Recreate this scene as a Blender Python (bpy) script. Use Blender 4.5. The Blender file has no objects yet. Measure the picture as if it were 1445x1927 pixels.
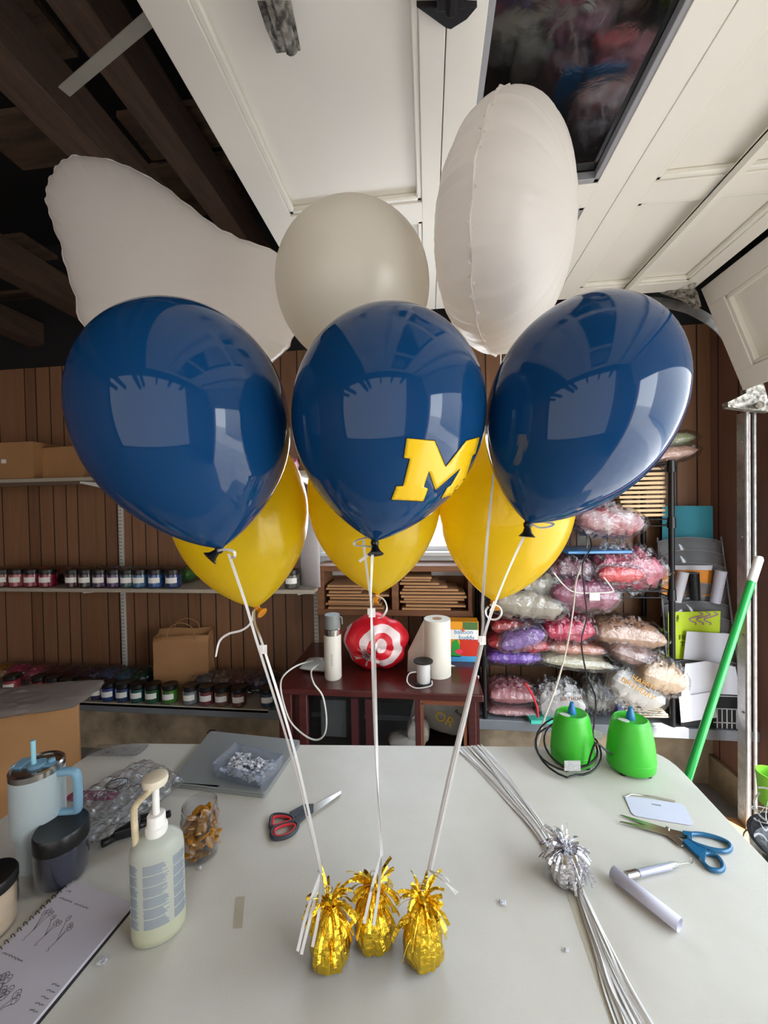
import bpy, math, random
import numpy as np
from mathutils import Vector, Matrix
from mathutils.geometry import tessellate_polygon
R = random.Random(7)
sc = bpy.context.scene
COL = sc.collection
PI = math.pi
# ---------------------------------------------------------------- camera
W, H, F = 1445.0, 1927.0, 724.0
YAW, PIT, ROLL = math.radians(6.5), math.radians(.9), .018
CAM = Vector((0, 0, 1.5))
FWD = Vector((-math.sin(YAW)*math.cos(PIT), math.cos(YAW)*math.cos(PIT), -math.sin(PIT)))
_r = Vector((math.cos(YAW), math.sin(YAW), 0)); _u = _r.cross(FWD)
RGT = (_r - ROLL*_u).normalized(); UPV = RGT.cross(FWD)
cd = bpy.data.cameras.new('camera'); cam = bpy.data.objects.new('camera', cd); COL.objects.link(cam)
cd.sensor_fit = 'VERTICAL'; cd.sensor_height = 36.0; cd.lens = F/H*36.0; cd.clip_start = .02; cd.clip_end = 200
cam.matrix_world = Matrix(((RGT.x, UPV.x, -FWD.x, CAM.x), (RGT.y, UPV.y, -FWD.y, CAM.y), (RGT.z, UPV.z, -FWD.z, CAM.z), (0, 0, 0, 1)))
sc.camera = cam
# ---------------------------------------------------------------- light
sc.view_settings.view_transform = 'Standard'; sc.view_settings.look = 'None'
sc.view_settings.gamma = 1; sc.view_settings.use_curve_mapping = False
sc.view_settings.exposure = 0.0
sc.cycles.use_denoising = True
sc.cycles.max_bounces = 10; sc.cycles.diffuse_bounces = 6; sc.cycles.transparent_max_bounces = 24
sc.cycles.transmission_bounces = 8; sc.cycles.glossy_bounces = 5; sc.cycles.caustics_reflective = False
sc.cycles.caustics_refractive = False; sc.cycles.sample_clamp_indirect = 4
SKY = 9.4
w = bpy.data.worlds.new('world'); sc.world = w; w.use_nodes = True
nt = w.node_tree; bg = nt.nodes['Background']; bg.inputs[1].default_value = SKY
tc = nt.nodes.new('ShaderNodeTexCoord'); sp = nt.nodes.new('ShaderNodeSeparateXYZ'); cr = nt.nodes.new('ShaderNodeValToRGB')
nt.links.new(tc.outputs['Generated'], sp.inputs[0]); nt.links.new(sp.outputs[2], cr.inputs[0]); nt.links.new(cr.outputs[0], bg.inputs[0])
cr.color_ramp.elements[0].position = 0; cr.color_ramp.elements[0].color = (.98, 1.0, 1.0, 1)
cr.color_ramp.elements[1].position = 1; cr.color_ramp.elements[1].color = (.62, .8, 1.0, 1)
def light(name, kind, energy, loc, aim, **kw):
    l = bpy.data.lights.new(name, kind); l.energy = energy
    o = bpy.data.objects.new(name, l); COL.objects.link(o); o.location = loc
    o.rotation_euler = (Vector(aim)-Vector(loc)).to_track_quat('-Z', 'Y').to_euler()
    for k, v in kw.items():
        if k == 'portal': l.cycles.is_portal = True
        else: setattr(l, k, v)
    return o
light('sun', 'SUN', 26.0, (3, -5, 8), (3-.35*8/.82, -5+.45*8/.82, 0), angle=.01, color=(1, .93, .84))
light('door_opening_portal', 'AREA', 1.0, (1.66, .46, 1.05), (0, .46, 1.05), shape='RECTANGLE', size=2.5, size_y=2.1, portal=1)
light('rear_fill_light', 'AREA', 60.0, (-.8, -2.75, 1.62), (-.8, 1, 1.62), shape='RECTANGLE', size=4.6, size_y=3.1, color=(1, .96, .90))  # added fill behind the camera to lift the dim interior, not a real window
# ---------------------------------------------------------------- pixel -> world helpers
def ray(px, py): return FWD + RGT*((px-W/2)/F) + UPV*((H/2-py)/F)
def P(px, py, d): return CAM + ray(px, py)*d
def Z(px, py, z): v = ray(px, py); return CAM + v*((z-CAM.z)/v.z)
def AY(px, py, Y): v = ray(px, py); return CAM + v*(Y/v.y)
def AX(px, py, X): v = ray(px, py); return CAM + v*(X/v.x)
def zat(py, X, Y, px=None):
    d = (Vector((X, Y, 1.5))-CAM).dot(FWD)
    v = Vector((X, Y, 0)); lo, hi = -1.0, 4.0
    for _ in range(40):
        m = (lo+hi)/2; q = Vector((X, Y, m))-CAM
        y = H/2 - F*q.dot(UPV)/q.dot(FWD)
        if y > py: lo = m
        else: hi = m
    return (lo+hi)/2
# ---------------------------------------------------------------- materials
def s2l(c): 
    c = c/255.0
    return c/12.92 if c <= .04045 else ((c+.055)/1.055)**2.4
def col(c): return (s2l(c[0]), s2l(c[1]), s2l(c[2]), 1)
MC = {}
def nodes(name):
    m = bpy.data.materials.new(name); m.use_nodes = True; n = m.node_tree; return m, n, n.nodes['Principled BSDF']
def mat(name, c, rough=.5, metal=0.0, bump=0.0, bscale=40.0, var=0.0, vscale=8.0, coat=0.0, transl=0.0, spec=.5, stretch=(1, 1, 1), c2=None, aniso=0, emis=0):
    if name in MC: return MC[name]
    m, n, b = nodes(name); N, L = n.nodes, n.links
    b.inputs['Base Color'].default_value = col(c); b.inputs['Roughness'].default_value = rough
    b.inputs['Metallic'].default_value = metal; b.inputs['Coat Weight'].default_value = coat; b.inputs['Coat Roughness'].default_value = .03
    b.inputs['Specular IOR Level'].default_value = spec
    tc = N.new('ShaderNodeTexCoord'); mp = N.new('ShaderNodeMapping'); mp.inputs['Scale'].default_value = stretch
    L.new(tc.outputs['Object'], mp.inputs[0])
    nz = N.new('ShaderNodeTexNoise'); nz.inputs['Scale'].default_value = vscale; nz.inputs['Detail'].default_value = 5
    L.new(mp.outputs[0], nz.inputs[0])
    mx = N.new('ShaderNodeMix'); mx.data_type = 'RGBA'
    k = col(c2) if c2 else tuple(x*(1-.6) for x in col(c)[:3])+(1,)
    mr = N.new('ShaderNodeMapRange'); mr.inputs[1].default_value = .35; mr.inputs[2].default_value = .7
    mr.inputs[3].default_value = 0; mr.inputs[4].default_value = var if not c2 else 1.0
    L.new(nz.outputs[0], mr.inputs[0]); L.new(mr.outputs[0], mx.inputs[0])
    mx.inputs[6].default_value = col(c); mx.inputs[7].default_value = k; L.new(mx.outputs[2], b.inputs['Base Color'])
    if bump:
        n2 = N.new('ShaderNodeTexNoise'); n2.inputs['Scale'].default_value = bscale; n2.inputs['Detail'].default_value = 6
        L.new(mp.outputs[0], n2.inputs[0]); bp = N.new('ShaderNodeBump'); bp.inputs['Strength'].default_value = bump; bp.inputs['Distance'].default_value = .01
        L.new(n2.outputs[0], bp.inputs['Height']); L.new(bp.outputs[0], b.inputs['Normal'])
    if transl:
        t = N.new('ShaderNodeBsdfTranslucent'); t.inputs[0].default_value = col(c); ms = N.new('ShaderNodeMixShader'); ms.inputs[0].default_value = transl
        L.new(b.outputs[0], ms.inputs[1]); L.new(t.outputs[0], ms.inputs[2]); L.new(ms.outputs[0], n.nodes['Material Output'].inputs[0])
    MC[name] = m; return m
def clear(name, tint=(245, 247, 250), rough=.08, bump=0.0, bscale=30.0, base=.06, haze=0.0, fres=1.0):
    if name in MC: return MC[name]
    m, n, b = nodes(name); N, L = n.nodes, n.links; N.remove(b)
    t = N.new('ShaderNodeBsdfTransparent'); t.inputs[0].default_value = col(tint)
    g = N.new('ShaderNodeBsdfGlossy'); g.inputs[1].default_value = rough; g.inputs[0].default_value = (1, 1, 1, 1)
    lw = N.new('ShaderNodeLayerWeight'); lw.inputs[0].default_value = .5; pw_ = N.new('ShaderNodeMath'); pw_.operation = 'POWER'; pw_.inputs[1].default_value = 3.5; L.new(lw.outputs[1], pw_.inputs[0])
    ma = N.new('ShaderNodeMath'); ma.operation = 'MULTIPLY_ADD'; ma.inputs[1].default_value = fres; ma.inputs[2].default_value = base; ma.use_clamp = True
    L.new(pw_.outputs[0], ma.inputs[0]); ms = N.new('ShaderNodeMixShader'); L.new(ma.outputs[0], ms.inputs[0])
    src = t.outputs[0]
    if haze:
        d = N.new('ShaderNodeBsdfDiffuse'); d.inputs[0].default_value = col(tint); m2 = N.new('ShaderNodeMixShader'); m2.inputs[0].default_value = haze
        L.new(t.outputs[0], m2.inputs[1]); L.new(d.outputs[0], m2.inputs[2]); src = m2.outputs[0]
    L.new(src, ms.inputs[1]); L.new(g.outputs[0], ms.inputs[2]); L.new(ms.outputs[0], N['Material Output'].inputs[0])
    if bump:
        tc = N.new('ShaderNodeTexCoord'); n2 = N.new('ShaderNodeTexNoise'); n2.inputs['Scale'].default_value = bscale; n2.inputs['Detail'].default_value = 4
        n2.inputs['Distortion'].default_value = 1.5
        L.new(tc.outputs['Object'], n2.inputs[0]); bp = N.new('ShaderNodeBump'); bp.inputs['Strength'].default_value = bump; bp.inputs['Distance'].default_value = .02
        L.new(n2.outputs[0], bp.inputs['Height']); L.new(bp.outputs[0], g.inputs['Normal']); L.new(bp.outputs[0], lw.inputs['Normal'])
    MC[name] = m; return m
def panel_wood(name, ca, cb, pitch=.27, gd=.012, axis=0):
    m, n, b = nodes(name); N, L = n.nodes, n.links
    tc = N.new('ShaderNodeTexCoord'); sp = N.new('ShaderNodeSeparateXYZ'); L.new(tc.outputs['Object'], sp.inputs[0]); x = sp.outputs[axis]
    def mth(op, a, v=None, c=None):
        q = N.new('ShaderNodeMath'); q.operation = op
        if hasattr(a, 'links'): L.new(a, q.inputs[0])
        else: q.inputs[0].default_value = a
        if v is not None:
            if hasattr(v, 'links'): L.new(v, q.inputs[1])
            else: q.inputs[1].default_value = v
        return q.outputs[0]
    grooves = None
    for off, pt in ((0.03, pitch), (.11, pitch), (.2, pitch*2)):
        fr = mth('FRACT', mth('DIVIDE', mth('ADD', x, 10+off), pt)); g = mth('LESS_THAN', fr, gd/pt*.6)
        grooves = g if grooves is None else mth('MAXIMUM', grooves, g)
    idx = mth('FLOOR', mth('DIVIDE', mth('ADD', x, 10.03), pitch)); idx2 = mth('FLOOR', mth('DIVIDE', mth('ADD', x, 10.11), pitch))
    cb_ = N.new('ShaderNodeCombineXYZ'); L.new(idx, cb_.inputs[0]); L.new(idx2, cb_.inputs[1])
    wn = N.new('ShaderNodeTexWhiteNoise'); L.new(cb_.outputs[0], wn.inputs[0])
    mp = N.new('ShaderNodeMapping'); mp.inputs['Scale'].default_value = (22, 22, 1.3); L.new(tc.outputs['Object'], mp.inputs[0])
    nz = N.new('ShaderNodeTexNoise'); nz.inputs['Scale'].default_value = 2.2; nz.inputs['Detail'].default_value = 8; nz.inputs['Distortion'].default_value = .6; L.new(mp.outputs[0], nz.inputs[0])
    f = mth('ADD', mth('MULTIPLY', wn.outputs[0], .45), mth('MULTIPLY', nz.outputs[0], .75))
    mx = N.new('ShaderNodeMix'); mx.data_type = 'RGBA'; mx.inputs[6].default_value = col(ca); mx.inputs[7].default_value = col(cb); L.new(f, mx.inputs[0])
    m2 = N.new('ShaderNodeMix'); m2.data_type = 'RGBA'; L.new(grooves, m2.inputs[0]); L.new(mx.outputs[2], m2.inputs[6]); m2.inputs[7].default_value = col((22, 14, 10))
    L.new(m2.outputs[2], b.inputs['Base Color']); b.inputs['Roughness'].default_value = .48
    bp = N.new('ShaderNodeBump'); bp.inputs['Strength'].default_value = .6; bp.inputs['Distance'].default_value = .006; bp.invert = True
    L.new(grooves, bp.inputs['Height']); L.new(bp.outputs[0], b.inputs['Normal']); return m
M_panel = panel_wood('wood_panelling', (100, 69, 49), (148, 108, 79))
M_panelR = panel_wood('reddish_panelling', (116, 80, 68), (146, 106, 92), axis=1, pitch=.21)
M_deck = mat('roof_boards', (96, 74, 56), .8, var=.9, vscale=3, bump=.5, stretch=(1, 8, 1), c2=(48, 36, 28))
M_joist = mat('old_joist', (84, 62, 48), .85, var=.7, vscale=6, bump=.4, stretch=(8, 1, 8))
M_black = mat('black_paint', (12, 11, 14), .8)
M_door = mat('white_door_paint', (234, 230, 222), .45, bump=.03, bscale=60, var=.05, vscale=3)
M_doortrim = mat('door_trim_paint', (232, 229, 220), .4)
M_steel = mat('galvanised_steel', (196, 196, 196), .38, metal=.85, var=.5, vscale=30, bump=.2)
M_rusty = mat('painted_hinge_metal', (70, 68, 66), .55, metal=.5, var=1, vscale=60, c2=(190, 186, 176), bump=.4)
M_black_metal = mat('black_rack_metal', (26, 26, 28), .38, metal=.5)
M_chrome = mat('wire_metal', (70, 70, 74), .3, metal=.8)
M_floor = mat('concrete_floor', (150, 148, 144), .8, var=.5, vscale=6, bump=.3)
M_ledge = mat('grey_painted_ledge', (120, 124, 130), .6, var=.4, vscale=5)
M_stone = mat('foundation_stone', (176, 158, 132), .9, var=1, vscale=7, bump=1.0, bscale=12, c2=(116, 102, 84))
M_table = mat('table_plastic', (212, 209, 200), .42, bump=.10, bscale=350, var=.10, vscale=5, c2=(200, 196, 186))
M_tedge = mat('table_edge', (205, 203, 196), .5)
M_blue = mat('navy_latex', (16, 66, 116), .05, spec=.45, transl=.06)
M_yel = mat('gold_pearl_latex', (250, 222, 34), .28, metal=.05, coat=.5, transl=.5)
M_pearl = mat('pearl_latex', (244, 240, 230), .33, metal=.05, coat=.15, transl=.45)
M_foil = mat('white_foil', (244, 240, 236), .38, bump=.18, bscale=9, transl=.42, coat=.12)
M_knotb = mat('black_latex', (14, 16, 24), .3)
M_knoty = mat('amber_latex', (205, 130, 20), .3)
M_ribbon = mat('white_ribbon', (235, 233, 232), .3, transl=.15, coat=.3)
M_gold = mat('gold_tinsel', (238, 200, 60), .14, metal=1.0, bump=.5, bscale=90)
M_silver = mat('silver_tinsel', (205, 205, 212), .12, metal=1.0, bump=.6, bscale=90)
M_maize = mat('maize_vinyl', (250, 205, 15), .3, coat=.3)
M_navyline = mat('navy_vinyl', (6, 26, 58), .3)
M_white = mat('white_plastic', (236, 234, 230), .35)
M_paper = mat('white_paper', (206, 206, 216), .75)
M_shelf = mat('white_shelf_board', (176, 168, 154), .5, var=.2, vscale=12)
M_rail = mat('white_rail', (205, 203, 198), .4)
M_slot = mat('slot_dark', (60, 55, 50), .7)
M_kraft = mat('cardboard', (172, 128, 84), .8, var=.25, vscale=5)
M_kraftbag = mat('kraft_paper', (166, 122, 80), .75, var=.2, vscale=7, bump=.3, bscale=12)
M_tape = mat('parcel_tape', (196, 150, 96), .25, coat=.4)
M_console = mat('maroon_wood', (84, 30, 26), .28, var=.6, vscale=6, stretch=(1, 8, 8), coat=.3)
M_cabwood = mat('pine_shelf_wood', (128, 84, 54), .6, var=.6, vscale=5, stretch=(1, 8, 8))
M_card = mat('cardboard_sheet', (176, 132, 92), .8, var=.2)
M_darkbag = mat('black_plastic', (20, 22, 26), .3, bump=.4, bscale=60)
M_wrap = clear('crinkled_clear_film', rough=.14, bump=.55, bscale=20, base=.05, fres=.9)
M_wraptable = clear('clear_poly_bag', rough=.14, bump=.5, bscale=16, base=.05, fres=.9, haze=.03)
M_glass = clear('clear_jar_plastic', rough=.04, base=.05, fres=1.5)
M_tubclear = clear('frosted_tub', (235, 240, 248), rough=.12, base=.06, haze=.08)
M_pane = clear('window_pane', rough=.02, base=.02)
M_smoke = clear('smoky_acrylic', (200, 203, 208), rough=.08, base=.06, haze=.3)
M_dullpane = clear('dusty_door_pane', (120, 120, 125), rough=.05, bump=.015, bscale=10, base=.13, haze=.02, fres=.7)
M_pump = mat('green_plastic', (54, 172, 38), .38, bump=.05, bscale=200)
M_noz = mat('blue_nozzle', (22, 110, 168), .35)
M_pole = mat('green_pole', (22, 170, 74), .25, coat=.4)
M_cblack = mat('black_cable', (18, 18, 20), .4)
M_cwhite = mat('white_cable', (222, 220, 212), .4)
M_lap = mat('laptop_grey', (142, 146, 146), .42, metal=.15)
M_tumbler = mat('powder_blue_coat', (172, 186, 190), .45, bump=.2, bscale=500)
M_tumblerh = mat('blue_handle', (128, 172, 200), .4)
M_stain = mat('brushed_steel', (190, 186, 180), .22, metal=1)
M_lidblack = mat('black_lid', (20, 20, 22), .35)
M_ink = mat('ink', (40, 38, 44), .8)
M_wslot = mat('window_frame_paint', (208, 208, 208), .5)
# ---------------------------------------------------------------- mesh builder
class MB:
    def __init__(s): s.v = []; s.f = []; s.m = []
    def add(s, vs, fs, mi=0):
        o = len(s.v); s.v += [tuple(q) for q in vs]; s.f += [tuple(i+o for i in f) for f in fs]; s.m += [mi]*len(fs); return s
    def box(s, c, sz, rz=0.0, mi=0, M=None):
        c = Vector(c); a, b, d = sz[0]/2, sz[1]/2, sz[2]/2
        vs = [Vector((x*a, y*b, z*d)) for z in (-1, 1) for y in (-1, 1) for x in (-1, 1)]
        Rm = M or Matrix.Rotation(rz, 3, 'Z'); vs = [Rm @ q + c for q in vs]
        return s.add(vs, [(0, 2, 3, 1), (4, 5, 7, 6), (0, 1, 5, 4), (2, 6, 7, 3), (0, 4, 6, 2), (1, 3, 7, 5)], mi)
    def hexa(s, bot, top, mi=0):   # two quads
        n = len(bot); vs = list(bot)+list(top)
        return s.add(vs, [tuple(range(n))[::-1], tuple(range(n, 2*n))]+[(i, (i+1) % n, n+(i+1) % n, n+i) for i in range(n)], mi)
    def tube(s, pts, r, n=8, closed=False, mi=0, flat=1.0, caps=True):
        pts = [Vector(p) for p in pts]; k = len(pts)
        rs = r if isinstance(r, (list, tuple)) else [r]*k
        vs = []; up = None
        for i, p in enumerate(pts):
            t = (pts[(i+1) % k]-pts[i-1]) if closed else (pts[min(i+1, k-1)]-pts[max(i-1, 0)])
            if t.length < 1e-9: t = Vector((0, 0, 1))
            t.normalize()
            if up is None: up = Vector((0, 0, 1)) if abs(t.z) < .9 else Vector((1, 0, 0))
            a = t.cross(up).normalized(); up = a.cross(t).normalized()
            for j in range(n):
                th = 2*PI*j/n; vs.append(p+a*(math.cos(th)*rs[i])+up*(math.sin(th)*rs[i]*flat))
        fs = []
        for i in range(k if closed else k-1):
            for j in range(n):
                i2 = (i+1) % k; fs.append((i*n+j, i*n+(j+1) % n, i2*n+(j+1) % n, i2*n+j))
        if not closed and caps: fs += [tuple(range(n))[::-1], tuple((k-1)*n+j for j in range(n))]
        return s.add(vs, fs, mi)
    def lathe(s, prof, c=(0, 0, 0), n=32, mi=0, ex=1.0, ey=1.0, rz=0.0, fn=None):
        c = Vector(c); vs = []
        for i, (r, z) in enumerate(prof):
            for j in range(n):
                th = 2*PI*j/n; rr = r*(fn(th, z) if fn else 1)
                x, y = rr*ex*math.cos(th), rr*ey*math.sin(th)
                vs.append(Vector((x*math.cos(rz)-y*math.sin(rz), x*math.sin(rz)+y*math.cos(rz), z))+c)
        k = len(prof); fs = []
        for i in range(k-1):
            for j in range(n): fs.append((i*n+j, i*n+(j+1) % n, (i+1)*n+(j+1) % n, (i+1)*n+j))
        if prof[0][0] > 1e-6: fs.append(tuple(range(n))[::-1])
        if prof[-1][0] > 1e-6: fs.append(tuple((k-1)*n+j for j in range(n)))
        return s.add(vs, fs, mi)
    def strip(s, pts, wd, nrm, th=.0004, mi=0, twist=None):   # flat ribbon with a real thickness
        pts = [Vector(p) for p in pts]; k = len(pts); vs = []
        for i, p in enumerate(pts):
            t = (pts[min(i+1, k-1)]-pts[max(i-1, 0)]).normalized(); nn = Vector(nrm)
            a = t.cross(nn)
            if a.length < 1e-4: a = t.cross(Vector((.3, .8, .5)))
            a.normalize(); b = a.cross(t)
            if twist:
                q = twist(i/(k-1)); a, b = a*math.cos(q)+b*math.sin(q), b*math.cos(q)-a*math.sin(q)
            ww = wd[i] if isinstance(wd, (list, tuple)) else wd
            vs += [p-a*ww/2-b*th, p+a*ww/2-b*th, p+a*ww/2+b*th, p-a*ww/2+b*th]
        fs = []
        for i in range(k-1):
            for j in range(4): fs.append((i*4+j, i*4+(j+1) % 4, i*4+4+(j+1) % 4, i*4+4+j))
        fs += [(3, 2, 1, 0), (k*4-4, k*4-3, k*4-2, k*4-1)]
        return s.add(vs, fs, mi)
    def prism(s, pts, off, mi=0):  # planar polygon list of 3D points extruded by off
        pts = [Vector(p) for p in pts]; n = len(pts); off = Vector(off)
        tri = tessellate_polygon([pts]); vs = pts+[p+off for p in pts]
        return s.add(vs, [tuple(t) for t in tri]+[tuple(i+n for i in t)[::-1] for t in tri]+[(i, (i+1) % n, n+(i+1) % n, n+i) for i in range(n)], mi)
    def sphere(s, c, r, n=12, mi=0, sc_=(1, 1, 1), fn=None):
        c = Vector(c); vs = []; k = n
        for i in range(k+1):
            a = PI*i/k
            for j in range(2*n):
                th = PI*j/n; d = Vector((math.sin(a)*math.cos(th)*sc_[0], math.sin(a)*math.sin(th)*sc_[1], math.cos(a)*sc_[2]))
                vs.append(c+d*r*(fn(d) if fn else 1))
        fs = [(i*2*n+j, (i+1)*2*n+j, (i+1)*2*n+(j+1) % (2*n), i*2*n+(j+1) % (2*n)) for i in range(k) for j in range(2*n)]
        return s.add(vs, fs, mi)
    def text(s, body, size, M, ext=.0005, mi=0, align='CENTER'):
        cu = bpy.data.curves.new('t', 'FONT'); cu.body = body; cu.size = size; cu.extrude = ext; cu.align_x = align; cu.resolution_u = 3
        o = bpy.data.objects.new('t', cu); COL.objects.link(o); bpy.context.view_layer.update()
        me = o.evaluated_get(bpy.context.evaluated_depsgraph_get()).to_mesh()
        s.add([M @ q.co for q in me.vertices], [tuple(p.vertices) for p in me.polygons], mi)
        o.evaluated_get(bpy.context.evaluated_depsgraph_get()).to_mesh_clear()
        bpy.data.objects.remove(o); bpy.data.curves.remove(cu); return s
    def build(s, name, ms, parent=None, bevel=0.0, sub=0, sharp=35, seg=2):
        me = bpy.data.meshes.new(name)
        vs = [Vector(q) for q in s.v]
        o = bpy.data.objects.new(name, me)
        org = Vector((0, 0, 0))
        if parent is not None: org = parent.matrix_world.translation.copy()
        elif vs:
            a = np.array([tuple(q) for q in vs]); org = Vector(((a[:, 0].min()+a[:, 0].max())/2, (a[:, 1].min()+a[:, 1].max())/2, a[:, 2].min()))
        me.from_pydata([q-org for q in vs], [], s.f)
        ms = ms if isinstance(ms, (list, tuple)) else [ms]
        for m in ms: me.materials.append(m)
        me.polygons.foreach_set('material_index', s.m); me.polygons.foreach_set('use_smooth', [True]*len(s.f))
        me.update(); me.validate()
        import bmesh
        bm = bmesh.new(); bm.from_mesh(me); bmesh.ops.recalc_face_normals(bm, faces=bm.faces); bm.to_mesh(me); bm.free()
        me.set_sharp_from_angle(angle=math.radians(sharp))
        COL.objects.link(o)
        if parent is not None: o.parent = parent
        else: o.location = org
        o.matrix_world.translation = org
        if bevel:
            b = o.modifiers.new('bevel', 'BEVEL'); b.width = bevel; b.segments = seg; b.limit_method = 'ANGLE'; b.angle_limit = math.radians(40)
        if sub:
            b = o.modifiers.new('sub', 'SUBSURF'); b.levels = sub; b.render_levels = sub
        return o
def tag(o, label=None, cat=None, group=None, kind=None):
    if label: o['label'] = label
    if cat: o['category'] = cat
    if group: o['group'] = group
    if kind: o['kind'] = kind
    return o
def thing(name, loc, label, cat, group=None):
    o = bpy.data.objects.new(name, None); COL.objects.link(o); o.location = loc; o.matrix_world.translation = Vector(loc); o.empty_display_size = .05
    return tag(o, label, cat, group)
def struct(name, mb, m, **kw): return tag(mb.build(name, m, **kw), kind='structure')
def copy_tree(o, loc, label, group=None, mats=None):
    c = o.copy(); COL.objects.link(c); c.location = loc; c['label'] = label
    if group: c['group'] = group
    for ch in list(o.children):
        d = ch.copy(); COL.objects.link(d); d.parent = c
        if mats and ch.name.split('.')[0] in mats:
            d.material_slots[0].link = 'OBJECT'; d.material_slots[0].material = mats[ch.name.split('.')[0]]
    return c
def spline(pts, n=8, closed=False):
    pts = [Vector(p) for p in pts]; k = len(pts); out = []
    rng = range(k) if closed else range(k-1)
    for i in rng:
        g = (lambda j: pts[j % k]) if closed else (lambda j: pts[max(0, min(k-1, j))])
        p0, p1, p2, p3 = g(i-1), g(i), g(i+1), g(i+2)
        for t in range(n):
            t /= n; out.append(.5*((2*p1)+(p2-p0)*t+(2*p0-5*p1+4*p2-p3)*t*t+(3*p1-p0-3*p2+p3)*t**3))
    if not closed: out.append(pts[-1])
    return out
# ================================================================ SETTING
YB = 2.2                                    # back wall
XR = AY(1337, 1000, YB).x                   # right return wall
XL, YF = -3.3, -2.8
struct('floor', MB().box(((XL+4)/2-.2, .0, -.05), (7.8, 6.6, .1)), M_floor)
struct('ground', MB().box((11, 0, -.08), (14, 30, .1)), mat('driveway', (168, 165, 160), .9, var=.3, vscale=3))
wx0, wx1, wz0, wz1 = AY(612, 1040, YB).x, AY(868, 1040, YB).x, AY(830, 1042, YB).z, 1.86
b = MB()
def wallpc(x0, x1, z0, z1): b.box(((x0+x1)/2, YB+.05, (z0+z1)/2), (x1-x0, .1, z1-z0))
zt = 2.42
wallpc(XL, wx0, .46, zt); wallpc(wx1, XR+.2, .46, zt); wallpc(wx0, wx1, .46, wz0); wallpc(wx0, wx1, wz1, zt)
struct('wall_back', b, M_panel)
struct('trim_1', MB().box(((XL+XR)/2, YB+.05, (zt+3.3)/2), (XR-XL+.4, .12, 3.3-zt)), M_black)
struct('trim_2', MB().box(((XL+XR)/2, YB+.06, .22), (XR-XL+.2, .14, .44)), M_stone)
struct('trim_3', MB().box(((XL+XR)/2, (YB+1.9)/2, .425), (XR-XL, YB-1.9, .05)), M_ledge, bevel=.004)
b = MB().box((XR+.06, (YB+1.72)/2, 1.2), (.12, YB-1.72+.2, 2.4))
struct('wall_right', b, M_panelR)
struct('trim_4', MB().box((XR+.06, 1.95, .08), (.14, .52, .16), rz=.05), M_stone)
struct('wall_right_rear', MB().box((XR+.06, (-.78+YF)/2, 1.6), (.12, -.78-YF, 3.4)), M_panelR)
struct('trim_5', MB().box((XR+.2, 1.62, 1.05), (.1, .12, 2.1)), mat('slate_jamb_paint', (84, 84, 104), .6))
struct('trim_6', MB().box((XR+.2, 1.0, 2.75), (.12, 4.2, 1.1)), M_black)
struct('wall_left', MB().box((XL-.05, -.3, 1.6), (.1, 5.2, 3.4)), M_panelR)
struct('wall_front', MB().box((-.9, YF-.05, 1.6), (5.4, .1, 3.4)), M_panel)
struct('ceiling', MB().box(((XL+2)/2, -.3, 3.2), (2-XL+.4, 5.4, .06)), M_black)
# neighbouring house across the driveway, seen in the balloons' reflections
struct('wall_neighbour', MB().box((9, 1, 2.2), (.3, 9, 4.4)), mat('house_siding', (186, 184, 180), .7, stretch=(1, 1, 40), var=.4, vscale=2))
# window in the back wall
ww = thing('window_1', ((wx0+wx1)/2, YB, wz0), None, None); ww['kind'] = 'structure'
b = MB(); fw = .045; cx = (wx0+wx1)/2
b.box((cx, YB-.012, wz0-.06), (wx1-wx0+.16, .03, .12)); b.box((cx, YB-.012, wz1+.04), (wx1-wx0+.16, .03, .08))
for x in (wx0-.04, wx1+.04): b.box((x, YB-.012, (wz0+wz1)/2), (.08, .03, wz1-wz0))
b.box((cx, YB-.03, wz0+.005), (wx1-wx0+.2, .07, .02))
b.box((cx, YB+.05, (wz0+wz1)/2), (.03, .04, wz1-wz0)); b.box((cx, YB+.05, wz0+.02), (wx1-wx0, .04, .04))
b.build('window_frame', M_wslot, ww, bevel=.002)
MB().box((cx, YB+.055, (wz0+wz1)/2), (wx1-wx0, .005, wz1-wz0)).build('pane', M_pane, ww)
# roof structure
def roofj(i, px, py, z, wdt, hgt, y0=-2.7, y1=YB, tilt=0.0, m=M_joist):
    x = Z(px, py, z).x
    struct('trim_%d' % i, MB().hexa([(x-wdt/2, y0, z-hgt/2), (x+wdt/2, y0, z-hgt/2), (x+wdt/2+tilt, y1, z-hgt/2), (x-wdt/2+tilt, y1, z-hgt/2)],
        [(x-wdt/2, y0, z+hgt/2), (x+wdt/2, y0, z+hgt/2), (x+wdt/2+tilt, y1, z+hgt/2), (x-wdt/2+tilt, y1, z+hgt/2)]), m, bevel=.004)
roofj(10, 120, 205, 2.62, .11, .14); roofj(11, 330, 250, 2.72, .09, .14)
roofj(12, -20, 470, 2.62, .10, .14); roofj(13, -300, 470, 2.62, .10, .14)
for i in range(4): roofj(14+i, 700+i*330, 200, 2.9, .07, .14)
k = 20
for (px, py, w_, dy) in ((340, 250, .36, .17), (370, 335, .3, .16), (60, 265, .30, .2), (400, 380, .3, .13), (20, 470, .35, .18), (120, 600, .3, .13), (410, 300, .3, .1), (30, 560, .3, .12), (10, 60, .3, .16)):
    p = Z(px, py, 2.86); struct('trim_%d' % k, MB().box((p.x, p.y, 2.86+.004*(k % 3)), (w_, dy, .02), rz=R.uniform(-.03, .03)), M_deck); k += 1
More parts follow.
